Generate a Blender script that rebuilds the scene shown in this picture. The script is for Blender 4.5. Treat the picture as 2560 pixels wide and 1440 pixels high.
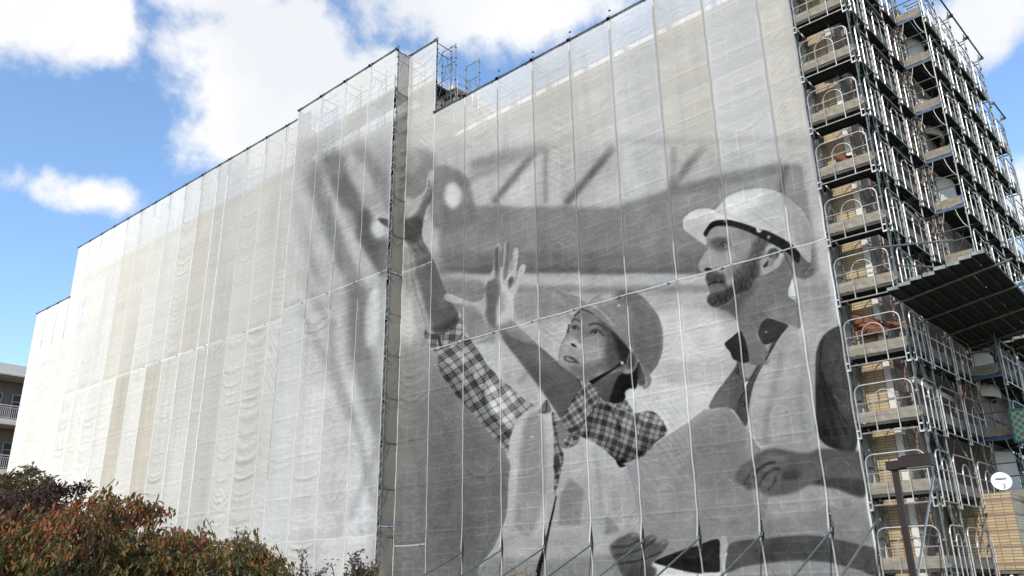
import bpy, math, random
import numpy as np
from mathutils import Vector, Matrix

for o in list(bpy.data.objects): bpy.data.objects.remove(o)
S = bpy.context.scene
C = S.collection
R = math.radians
random.seed(11)

# ---------------------------------------------------------------- camera
CAM = (7.1801, -21.1186, 1.6); FPX = 2069.1; ROLL = -.0153; PITCH = .3527; YAW = -.7201
def basis(yaw, p, r):
    cy, sy = math.cos(yaw), math.sin(yaw); cp, sp = math.cos(p), math.sin(p)
    F = np.array([sy*cp, cy*cp, sp]); Rr = np.array([cy, -sy, 0]); U = np.cross(Rr, F)
    c, s = math.cos(r), math.sin(r)
    return Rr*c+U*s, U*c-Rr*s, F
CR, CU, CF = basis(YAW, PITCH, ROLL)
cam = bpy.data.cameras.new('camera'); cam.lens = 36*FPX/2560; cam.sensor_width = 36; cam.clip_end = 3000; cam.clip_start = .05
co = bpy.data.objects.new('camera', cam); C.objects.link(co); S.camera = co
M = Matrix.Identity(4)
for i in range(3): M[i][0] = CR[i]; M[i][1] = CU[i]; M[i][2] = -CF[i]; M[i][3] = CAM[i]
co.matrix_world = M
S.render.resolution_x = 1024; S.render.resolution_y = 576
try: S.cycles.transparent_max_bounces = 16
except Exception: pass

# ---------------------------------------------------------------- light and sky
TOSUN = Vector((.13, -.76, .52)).normalized()
EL = math.asin(TOSUN.z); AZ = math.atan2(TOSUN.x, TOSUN.y)
sun = bpy.data.lights.new('sun', 'SUN'); sun.energy = 3.3; sun.angle = R(.5); sun.color = (1, .945, .86)
so = bpy.data.objects.new('sun', sun); C.objects.link(so)
so.rotation_euler = TOSUN.to_track_quat('Z', 'Y').to_euler(); so.location = (-30, -40, 60)
S.view_settings.view_transform = 'Standard'; S.view_settings.look = 'None'
S.view_settings.exposure = 0.37; S.view_settings.gamma = 1

W = bpy.data.worlds.new('World'); S.world = W; W.use_nodes = True
nt = W.node_tree; nt.nodes.clear()
def N(t, kind, **kw):
    n = t.nodes.new(kind)
    for k, v in kw.items():
        if k in n.inputs.keys() if isinstance(k, str) else False: n.inputs[k].default_value = v
        else: setattr(n, k, v)
    return n
def sky():
    L = nt.links.new
    out = N(nt, 'ShaderNodeOutputWorld')
    st = N(nt, 'ShaderNodeTexSky', sky_type='NISHITA', sun_disc=False, sun_elevation=EL, sun_rotation=AZ % (2*math.pi), air_density=1.0, dust_density=.6, ozone_density=1.5)
    hs = N(nt, 'ShaderNodeHueSaturation'); hs.inputs['Saturation'].default_value = 1.08; hs.inputs['Value'].default_value = 1.46; L(st.outputs[0], hs.inputs['Color'])
    b1 = N(nt, 'ShaderNodeBackground'); b1.inputs[1].default_value = .15; L(hs.outputs[0], b1.inputs[0])
    tc = N(nt, 'ShaderNodeTexCoord')
    def math_(op, a, b=None, clamp=False):
        m = N(nt, 'ShaderNodeMath', operation=op, use_clamp=clamp)
        for i, v in enumerate((a, b)):
            if v is None: continue
            if hasattr(v, 'is_linked') or isinstance(v, bpy.types.NodeSocket): L(v, m.inputs[i])
            else: m.inputs[i].default_value = v
        return m.outputs[0]
    # cloud masses: centre azimuth/elevation, half width, half height (degrees), tilt, weight
    blobs = [(-77, 34, 6.0, 5.0, .1, .95), (-80, 39, 9, 5, 0, 1.0), (-60.0, 34, 6.6, 7.2, -.25, 1.15), (-57, 29, 5.5, 3.6, -.3, 1.0), (-63, 39, 5, 5, 0, 1.0),
             (-42, 41, 11.5, 8, .1, 1.25), (-30, 47, 18, 8, 0, 1.2), (-48.5, 33.5, 6.5, 3.5, -.35, 1.0), (-70.9, 24.1, 3.4, 1.3, 0, .62), (-6.5, 33, 5.5, 3.6, -.4, 1.0), (0, 41, 9, 6, 0, 1.0),
             (-4.0, 20.5, 4.2, 4.0, 0, 1.0), (-80, 14.5, 5.5, 2.2, 0, .55), (-100, 30, 14, 9, 0, 1), (40, 28, 16, 8, 0, 1), (110, 35, 20, 9, 0, 1), (180, 25, 22, 8, 0, 1)]
    nz = N(nt, 'ShaderNodeTexNoise'); nz.inputs['Scale'].default_value = 6.5; nz.inputs['Detail'].default_value = 12; nz.inputs['Roughness'].default_value = .6; nz.inputs['Distortion'].default_value = .1
    L(tc.outputs['Generated'], nz.inputs['Vector'])
    acc = None
    for az, el, w, h, tl, wt in blobs:
        a, e = R(az), R(el)
        c = Vector((math.sin(a)*math.cos(e), math.cos(a)*math.cos(e), math.sin(e)))
        ax = Vector((math.cos(a), -math.sin(a), 0)); up = ax.cross(c)*1.0
        ax2 = ax*math.cos(tl)+up*math.sin(tl); up2 = up*math.cos(tl)-ax*math.sin(tl)
        sub = N(nt, 'ShaderNodeVectorMath', operation='SUBTRACT'); L(tc.outputs['Generated'], sub.inputs[0]); sub.inputs[1].default_value = c
        d1 = N(nt, 'ShaderNodeVectorMath', operation='DOT_PRODUCT'); L(sub.outputs[0], d1.inputs[0]); d1.inputs[1].default_value = ax2/math.sin(R(w))
        d2 = N(nt, 'ShaderNodeVectorMath', operation='DOT_PRODUCT'); L(sub.outputs[0], d2.inputs[0]); d2.inputs[1].default_value = up2/math.sin(R(h))
        d3 = N(nt, 'ShaderNodeVectorMath', operation='DOT_PRODUCT'); L(sub.outputs[0], d3.inputs[0]); d3.inputs[1].default_value = c*2.5
        cb = N(nt, 'ShaderNodeCombineXYZ'); L(d1.outputs['Value'], cb.inputs[0]); L(d2.outputs['Value'], cb.inputs[1]); L(d3.outputs['Value'], cb.inputs[2])
        ln = N(nt, 'ShaderNodeVectorMath', operation='LENGTH'); L(cb.outputs[0], ln.inputs[0])
        v = math_('SUBTRACT', 1.0, ln.outputs['Value'])
        v = math_('MULTIPLY', math_('MAXIMUM', v, -1.0), wt)
        acc = v if acc is None else math_('MAXIMUM', acc, v)
    n1 = math_('MULTIPLY', math_('SUBTRACT', nz.outputs['Fac'], .53), 3.0)
    s = math_('ADD', acc, n1)
    mr = N(nt, 'ShaderNodeMapRange', interpolation_type='SMOOTHSTEP'); L(s, mr.inputs[0]); mr.inputs[1].default_value = -.06; mr.inputs[2].default_value = .50
    cover = math_('MULTIPLY', mr.outputs[0], .97)
    nz2 = N(nt, 'ShaderNodeTexNoise'); nz2.inputs['Scale'].default_value = 4; nz2.inputs['Detail'].default_value = 6
    mp = N(nt, 'ShaderNodeMapping'); mp.inputs['Location'].default_value = (.3, .1, .25); L(tc.outputs['Generated'], mp.inputs[0]); L(mp.outputs[0], nz2.inputs['Vector'])
    cr = N(nt, 'ShaderNodeValToRGB'); L(nz2.outputs['Fac'], cr.inputs[0])
    cr.color_ramp.elements[0].position = .36; cr.color_ramp.elements[0].color = (.70, .72, .75, 1)
    cr.color_ramp.elements[1].position = .56; cr.color_ramp.elements[1].color = (.82, .815, .81, 1)
    b2 = N(nt, 'ShaderNodeBackground'); b2.inputs[1].default_value = 1.0; L(cr.outputs[0], b2.inputs[0])
    mx = N(nt, 'ShaderNodeMixShader'); L(cover, mx.inputs[0]); L(b1.outputs[0], mx.inputs[1]); L(b2.outputs[0], mx.inputs[2])
    L(mx.outputs[0], out.inputs[0])
sky()

# ---------------------------------------------------------------- helpers
def tag(o, label=None, cat=None, group=None, kind=None):
    if label: o['label'] = label
    if cat: o['category'] = cat
    if group: o['group'] = group
    if kind: o['kind'] = kind
    return o
def thing(name, label, cat, loc=(0, 0, 0), rotz=0, group=None):
    o = bpy.data.objects.new(name, None); o.empty_display_size = .2; C.objects.link(o)
    o.location = loc; o.rotation_euler = (0, 0, rotz)
    return tag(o, label, cat, group)
class MB:
    def __init__(s): s.v = []; s.f = []
    def add(s, vs, fs):
        b = len(s.v); s.v.extend([tuple(map(float, p)) for p in vs]); s.f.extend([tuple(b+i for i in f) for f in fs]); return s
    def box(s, x0, x1, y0, y1, z0, z1, m=None):
        vs = [Vector(p) for p in ((x0, y0, z0), (x1, y0, z0), (x1, y1, z0), (x0, y1, z0), (x0, y0, z1), (x1, y0, z1), (x1, y1, z1), (x0, y1, z1))]
        if m is not None: vs = [m @ p for p in vs]
        return s.add(vs, [(0, 3, 2, 1), (4, 5, 6, 7), (0, 1, 5, 4), (1, 2, 6, 5), (2, 3, 7, 6), (3, 0, 4, 7)])
    def tube(s, pts, r, n=6, r1=None):
        P = [Vector(p) for p in pts]; m = len(P); rings = []
        up = None
        for i, p in enumerate(P):
            t = (P[min(i+1, m-1)]-P[max(i-1, 0)]).normalized()
            if up is None:
                up = t.orthogonal().normalized()
            else:
                up = (up-t*up.dot(t)); up = up.normalized() if up.length > 1e-6 else t.orthogonal().normalized()
            b = t.cross(up); rr = r if r1 is None else r+(r1-r)*i/(m-1)
            rings.append([p+(up*math.cos(2*math.pi*k/n)+b*math.sin(2*math.pi*k/n))*rr for k in range(n)])
        vs = [q for ring in rings for q in ring]; fs = []
        for i in range(m-1):
            for k in range(n):
                fs.append((i*n+k, i*n+(k+1) % n, (i+1)*n+(k+1) % n, (i+1)*n+k))
        fs.append(tuple(range(n-1, -1, -1))); fs.append(tuple((m-1)*n+k for k in range(n)))
        return s.add(vs, fs)
    def mesh(s, name, smooth=False):
        me = bpy.data.meshes.new(name); me.from_pydata(s.v, [], s.f); me.update()
        if smooth: me.polygons.foreach_set('use_smooth', [True]*len(me.polygons))
        return me
    def build(s, name, mat, parent=None, smooth=False, loc=None):
        me = s.mesh(name, smooth); me.materials.append(mat)
        return put(name, me, parent, loc)
def put(name, me, parent=None, loc=None, rotz=None):
    o = bpy.data.objects.new(name, me); C.objects.link(o)
    if parent: o.parent = parent
    if loc is not None: o.location = loc
    if rotz is not None: o.rotation_euler = (0, 0, rotz)
    return o

# ---------------------------------------------------------------- materials
def mat(name, col, rough=.6, metal=0, noise=None, bump=None, spec=None, mottled=None):
    m = bpy.data.materials.new(name); m.use_nodes = True; t = m.node_tree; b = t.nodes['Principled BSDF']
    b.inputs['Base Color'].default_value = (*col, 1); b.inputs['Roughness'].default_value = rough; b.inputs['Metallic'].default_value = metal
    if spec is not None: b.inputs['Specular IOR Level'].default_value = spec
    tc = N(t, 'ShaderNodeTexCoord')
    if noise:
        sc, col2, lo, hi = noise
        n = N(t, 'ShaderNodeTexNoise'); n.inputs['Scale'].default_value = sc; n.inputs['Detail'].default_value = 6; n.inputs['Roughness'].default_value = .65
        t.links.new(tc.outputs['Object'], n.inputs['Vector'])
        r = N(t, 'ShaderNodeValToRGB'); r.color_ramp.elements[0].position = lo; r.color_ramp.elements[1].position = hi
        r.color_ramp.elements[0].color = (*col, 1); r.color_ramp.elements[1].color = (*col2, 1)
        t.links.new(n.outputs['Fac'], r.inputs[0]); t.links.new(r.outputs[0], b.inputs['Base Color'])
    if bump:
        n = N(t, 'ShaderNodeTexNoise'); n.inputs['Scale'].default_value = bump[0]; n.inputs['Detail'].default_value = 5
        t.links.new(tc.outputs['Object'], n.inputs['Vector'])
        bp = N(t, 'ShaderNodeBump'); bp.inputs['Strength'].default_value = bump[1]; bp.inputs['Distance'].default_value = .02
        t.links.new(n.outputs['Fac'], bp.inputs['Height']); t.links.new(bp.outputs[0], b.inputs['Normal'])
    return m
M_ = {}
M_['galv'] = mat('galvanised_steel', (.40, .40, .40), .32, .85, (7, (.30, .31, .31), .45, .75))
M_['rail'] = mat('painted_rail', (.40, .385, .37), .36, .5, (9, (.20, .185, .17), .42, .75))
M_['green'] = mat('green_grey_steel', (.09, .115, .10), .45, .4, (6, (.20, .195, .18), .40, .70))
M_['dark'] = mat('dark_steel', (.06, .065, .065), .5, .4, (5, (.14, .13, .12), .4, .7))
M_['blue'] = mat('blue_steel', (.015, .05, .16), .5, .1, (8, (.03, .08, .2), .4, .7))
M_['deckb'] = mat('steel_deck', (.022, .025, .023), .75, .1, (3, (.05, .05, .045), .4, .7))
M_['toe'] = mat('toe_board', (.15, .135, .105), .85, 0, (5, (.27, .245, .195), .38, .75), (40, .3))
M_['concrete'] = mat('pale_concrete', (.74, .67, .58), .85, 0, (2, (.8, .74, .66), .3, .7), (30, .15))
M_['white'] = mat('white_paint', (.52, .50, .47), .65, 0, (3, (.42, .40, .37), .4, .8))
M_['mauve'] = mat('mauve_wall', (.15, .10, .085), .8, 0, (2.5, (.20, .14, .12), .3, .7), (25, .2))
M_['brownwall'] = mat('brown_wall', (.12, .085, .07), .8, 0, (2, (.16, .12, .10), .3, .7))
M_['soffit'] = mat('warm_soffit', (.42, .32, .23), .8)
M_['glass'] = mat('window_glass', (.03, .035, .045), .06, 0, None, None, .8)
M_['curtain'] = mat('pale_curtain', (.5, .5, .5), .8)
M_['alu'] = mat('window_frame_metal', (.35, .36, .37), .4, .7)
M_['lamp'] = mat('brown_lamp_paint', (.014, .007, .0065), .55, 0, (6, (.022, .011, .0105), .4, .7), None, .25)
M_['lampglass'] = mat('lamp_diffuser', (.25, .26, .25), .3)
M_['blu_tie'] = mat('blue_tie', (.02, .16, .42), .5)
M_['tape'] = mat('seam_tape', (.62, .62, .61), .75, 0, (9, (.42, .42, .41), .42, .7))
M_['innerwall'] = mat('rendered_wall', (.42, .39, .35), .85, 0, (.8, (.5, .47, .43), .35, .65))
M_['orange'] = mat('orange_tarp', (.20, .065, .028), .8, 0, (9, (.07, .035, .025), .4, .65))
M_['roofgrey'] = mat('roof_membrane', (.3, .3, .29), .9, 0, (1, (.38, .38, .36), .3, .7))
M_['asphalt'] = mat('asphalt', (.05, .05, .052), .9, 0, (40, (.075, .075, .075), .4, .6), (60, .3))
M_['soil'] = mat('soil_and_grass', (.06, .075, .03), .95, 0, (3, (.12, .10, .06), .4, .7), (20, .5))
M_['bark'] = mat('bark', (.05, .04, .032), .9, 0, (20, (.09, .075, .06), .4, .7), (30, .5))

def tile_mat(name, band=True, base=(.50, .385, .215), base2=(.60, .48, .30), rowh=.063):
    m = bpy.data.materials.new(name); m.use_nodes = True; t = m.node_tree; b = t.nodes['Principled BSDF']; L = t.links.new
    tc = N(t, 'ShaderNodeTexCoord'); sp = N(t, 'ShaderNodeSeparateXYZ'); L(tc.outputs['Object'], sp.inputs[0])
    ad = N(t, 'ShaderNodeMath', operation='ADD'); L(sp.outputs[0], ad.inputs[0]); L(sp.outputs[1], ad.inputs[1])
    cb = N(t, 'ShaderNodeCombineXYZ'); L(ad.outputs[0], cb.inputs[0]); L(sp.outputs[2], cb.inputs[1])
    br = N(t, 'ShaderNodeTexBrick', offset=.5); L(cb.outputs[0], br.inputs['Vector'])
    br.inputs['Scale'].default_value = 1; br.inputs['Brick Width'].default_value = .235; br.inputs['Row Height'].default_value = rowh*1.12; br.offset = 0.0
    br.inputs['Mortar Size'].default_value = .006; br.inputs['Mortar Smooth'].default_value = .1; br.inputs['Bias'].default_value = -.1
    br.inputs['Color1'].default_value = (*base, 1); br.inputs['Color2'].default_value = (*base2, 1); br.inputs['Mortar'].default_value = (.055, .045, .03, 1)
    n = N(t, 'ShaderNodeTexNoise'); n.inputs['Scale'].default_value = 2.5; L(tc.outputs['Object'], n.inputs['Vector'])
    mr = N(t, 'ShaderNodeMapRange'); L(n.outputs['Fac'], mr.inputs[0]); mr.inputs[3].default_value = .8; mr.inputs[4].default_value = 1.12
    mu = N(t, 'ShaderNodeVectorMath', operation='SCALE'); L(br.outputs[0], mu.inputs[0]); L(mr.outputs[0], mu.inputs['Scale'])
    L(mu.outputs[0], b.inputs['Base Color']); b.inputs['Roughness'].default_value = .45
    bp = N(t, 'ShaderNodeBump'); bp.inputs['Strength'].default_value = .5; bp.inputs['Distance'].default_value = .01; bp.invert = True
    L(br.outputs['Fac'], bp.inputs['Height']); L(bp.outputs[0], b.inputs['Normal'])
    return m
M_['tile'] = tile_mat('beige_tiles', base=(.30, .225, .125), base2=(.385, .30, .175))
M_['tilepier'] = tile_mat('pier_tiles', base=(.34, .255, .145), base2=(.41, .315, .185))
M_['tilebrown'] = tile_mat('brown_tiles', base=(.16, .12, .09), base2=(.2, .155, .12), rowh=.08)
M_['band'] = mat('brown_band', (.17, .10, .075), .6, 0, (6, (.21, .13, .10), .4, .7))

def net_mat():
    m = bpy.data.materials.new('mesh_netting'); m.use_nodes = True; t = m.node_tree; t.nodes.clear(); L = t.links.new
    out = N(t, 'ShaderNodeOutputMaterial')
    at = N(t, 'ShaderNodeAttribute', attribute_name='dye')
    tc = N(t, 'ShaderNodeTexCoord')
    mp = N(t, 'ShaderNodeMapping'); mp.inputs['Scale'].default_value = (2.2, 2.2, 22); L(tc.outputs['Object'], mp.inputs[0])
    nz = N(t, 'ShaderNodeTexNoise'); nz.inputs['Scale'].default_value = 1; nz.inputs['Detail'].default_value = 5; nz.inputs['Roughness'].default_value = .7; L(mp.outputs[0], nz.inputs['Vector'])
    mr = N(t, 'ShaderNodeMapRange'); L(nz.outputs['Fac'], mr.inputs[0]); mr.inputs[1].default_value = .25; mr.inputs[2].default_value = .75; mr.inputs[3].default_value = .93; mr.inputs[4].default_value = 1.06
    sc = N(t, 'ShaderNodeVectorMath', operation='SCALE'); L(at.outputs['Color'], sc.inputs[0]); L(mr.outputs[0], sc.inputs['Scale'])
    bp = N(t, 'ShaderNodeBump'); bp.inputs['Strength'].default_value = .35; bp.inputs['Distance'].default_value = .012; L(nz.outputs['Fac'], bp.inputs['Height'])
    d = N(t, 'ShaderNodeBsdfDiffuse'); L(sc.outputs[0], d.inputs[0]); L(bp.outputs[0], d.inputs['Normal'])
    tl = N(t, 'ShaderNodeBsdfTranslucent'); L(sc.outputs[0], tl.inputs[0])
    m1 = N(t, 'ShaderNodeMixShader'); m1.inputs[0].default_value = .22; L(d.outputs[0], m1.inputs[1]); L(tl.outputs[0], m1.inputs[2])
    tr = N(t, 'ShaderNodeBsdfTransparent')
    m2 = N(t, 'ShaderNodeMixShader'); L(at.outputs['Alpha'], m2.inputs[0]); L(tr.outputs[0], m2.inputs[1]); L(m1.outputs[0], m2.inputs[2])
    L(m2.outputs[0], out.inputs[0]); return m
M_['net'] = net_mat()
# ---------------------------------------------------------------- printed mural

AX0, AY0, AX1, AY1 = 640, 250, 2300, 1460          # extent of the artwork sheet, image pixels
AW, AH = AX1-AX0, AY1-AY0
rng = np.random.default_rng(7)

def vnoise(h, w, cell, seed, cellx=None, octaves=1):
    out = np.zeros((h, w)); amp = 1.0; tot = 0
    for o in range(octaves):
        cy = max(cell/2**o, 1.0); cx = max((cellx or cell)/2**o, 1.0)
        r = np.random.default_rng(seed+o)
        gh, gw = int(h/cy)+3, int(w/cx)+3
        g = r.random((gh, gw))*2-1
        yy = np.arange(h)/cy; xx = np.arange(w)/cx
        iy = yy.astype(int); ix = xx.astype(int)
        fy = yy-iy; fx = xx-ix; fy = fy*fy*(3-2*fy); fx = fx*fx*(3-2*fx)
        a = g[iy][:, ix]; b = g[iy][:, ix+1]; c = g[iy+1][:, ix]; d = g[iy+1][:, ix+1]
        fx = fx[None]; fy = fy[:, None]
        out += amp*((a*(1-fx)+b*fx)*(1-fy)+(c*(1-fx)+d*fx)*fy); tot += amp; amp *= .5
    return out/tot

def gblur(a, s):
    if s < .3: return a
    n = int(3*s+1); k = np.exp(-.5*(np.arange(-n, n+1)/s)**2); k /= k.sum()
    for ax in (0, 1):
        L = a.shape[ax]; pad = [(0, 0), (0, 0)]; pad[ax] = (n, n)
        p = np.pad(a, pad, mode='edge')
        if s > 6:                                   # three box passes for wide blurs
            w = max(int(s*1.15)*2//2, 1); w = w+1-(w % 2)
            q = p
            for _ in range(3):
                c = np.cumsum(np.insert(q, 0, 0, axis=ax), axis=ax)
                hi = np.take(c, range(w, c.shape[ax]), axis=ax); lo = np.take(c, range(0, c.shape[ax]-w), axis=ax)
                q = (hi-lo)/w; pd = [(0, 0), (0, 0)]; pd[ax] = (w//2, w//2); q = np.pad(q, pd, mode='edge')
            a = np.take(q, range(n, n+L), axis=ax)
        else:
            out = 0
            for i, kk in enumerate(k):
                out = out+kk*np.take(p, range(i, i+L), axis=ax)
            a = out
    return a

def spline(pts, closed=True, n=7):
    P = np.array(pts, float); m = len(P); out = []
    rngi = range(m) if closed else range(m-1)
    for i in rngi:
        if closed: p0, p1, p2, p3 = P[i-1], P[i], P[(i+1) % m], P[(i+2) % m]
        else: p0, p1, p2, p3 = P[max(i-1, 0)], P[i], P[i+1], P[min(i+2, m-1)]
        for k in range(n):
            t = k/n
            out.append(.5*((2*p1)+(p2-p0)*t+(2*p0-5*p1+4*p2-p3)*t*t+(3*p1-p0-3*p2+p3)*t**3))
    if not closed: out.append(P[-1])
    return np.array(out)

class Art:
    def __init__(s):
        s.G = np.full((AH, AW), 200.0); s.A = np.zeros((AH, AW)); s.z(0, 0, 1)
        s.clipm = None
    def z(s, ox, oy, sc): s.o = np.array([ox, oy], float); s.sc = sc
    def P(s, pts): return s.o+np.array(pts, float)/s.sc-np.array([AX0, AY0])
    def raw(s, q, blur):
        pad = 3*blur+3
        x0, y0 = np.floor(q.min(0)-pad).astype(int); x1, y1 = np.ceil(q.max(0)+pad).astype(int)
        x0, y0 = max(x0, 0), max(y0, 0); x1, y1 = min(x1, AW), min(y1, AH)
        if x1 <= x0+1 or y1 <= y0+1: return None
        w, h = x1-x0, y1-y0; SS = 3
        buf = np.zeros((h*SS, w+2)); a = q-np.array([x0, y0]); b = np.roll(a, -1, 0)
        for (ax, ay), (bx, by) in zip(a*[1, SS], b*[1, SS]):
            if ay == by: continue
            sg = 1 if by > ay else -1
            lo, hi = (ay, by) if sg > 0 else (by, ay)
            r = np.arange(max(int(np.ceil(lo-.5)), 0), min(int(np.ceil(hi-.5)), h*SS))
            if len(r) == 0: continue
            xs = np.clip(ax+(r+.5-ay)*(bx-ax)/(by-ay), 0, w)
            ix = xs.astype(int); f = xs-ix
            np.add.at(buf, (r, ix), sg*(1-f)); np.add.at(buf, (r, ix+1), sg*f)
        m = np.clip(np.abs(np.cumsum(buf, 1)[:, :w]), 0, 1).reshape(h, SS, w).mean(1)
        if blur: m = gblur(m, blur)
        return m, (slice(y0, y1), slice(x0, x1))
    def mask(s, pts, blur=0, smooth=True):
        q = s.P(pts)
        if smooth and len(q) > 3: q = spline(q)
        return s.raw(q, blur)
    def put(s, ms, g, a=1.0, mode='n'):
        if ms is None: return
        m, sl = ms; m = m*a
        if s.clipm is not None: m = m*s.clipm[sl]
        if callable(g):
            yy, xx = np.mgrid[sl]; g = g(xx+AX0, yy+AY0)
        if mode == 'n': s.G[sl] = s.G[sl]*(1-m)+g*m
        elif mode == '+': s.G[sl] = s.G[sl]+g*m
    def f(s, pts, g, a=1, blur=.8, smooth=True, mode='n'):
        s.put(s.mask(pts, blur, smooth), g, a, mode)
    def line(s, pts, w, g, a=1, blur=.6, mode='n', taper=None):
        q = s.P(pts); q = spline(q, False) if len(q) > 2 else q
        d = np.gradient(q, axis=0); n = np.stack([-d[:, 1], d[:, 0]], 1); n /= np.linalg.norm(n, axis=1)[:, None]+1e-9
        t = np.linspace(0, 1, len(q)); ww = np.full(len(q), w/2.)
        if taper: ww = np.interp(t, np.linspace(0, 1, len(taper)), taper)*w/2
        s.put(s.raw(np.concatenate([q+n*ww[:, None], (q-n*ww[:, None])[::-1]]), blur), g, a, mode)
    def dot(s, x, y, rx, ry, g, a=1, blur=.6, ang=0, mode='n'):
        t = np.linspace(0, 2*np.pi, 20)[:-1]; c, sn = np.cos(ang), np.sin(ang)
        s.f([(x+rx*np.cos(k)*c-ry*np.sin(k)*sn, y+rx*np.cos(k)*sn+ry*np.sin(k)*c) for k in t], g, a, blur, False, mode)
    def clip(s, ms):
        if ms is None: s.clipm = None; return
        m, sl = ms; s.clipm = np.zeros((AH, AW)); s.clipm[sl] = m

def lg(p0, p1, g0, g1):                              # linear tone ramp in image pixels
    p0 = np.array(p0, float); d = np.array(p1, float)-p0; L = d@d
    return lambda x, y: g0+(g1-g0)*np.clip(((x-p0[0])*d[0]+(y-p0[1])*d[1])/L, 0, 1)

def plaid(ang, per, base=150, warp=0, seed=3, bend=0, c0=(0, 0)):
    c, s = np.cos(ang), np.sin(ang)
    def fn(x, y):
        u = (x-c0[0])*c+(y-c0[1])*s; v = -(x-c0[0])*s+(y-c0[1])*c
        u = u+warp*np.sin(v/per*1.3+seed)+bend*v*v; v = v+warp*np.sin(u/per*1.1+1)
        def st(t, per, off, w, e=.02):
            k = (t/per+off) % 1.0; d = np.abs(k-.5); return np.clip((w-d)/e+.5, 0, 1)
        g = np.full(x.shape, float(base))
        for t in (u, v):
            g -= 46*st(t, per, 0, .17, .04)
            g -= 34*st(t, per, .5, .035, .03)
            g += 42*st(t, per, .06, .012, .03)+42*st(t, per, -.06, .012, .03)
            g += 18*st(t, per, .33, .012, .03)
        return np.clip(g, 30, 215)
    return fn

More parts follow.
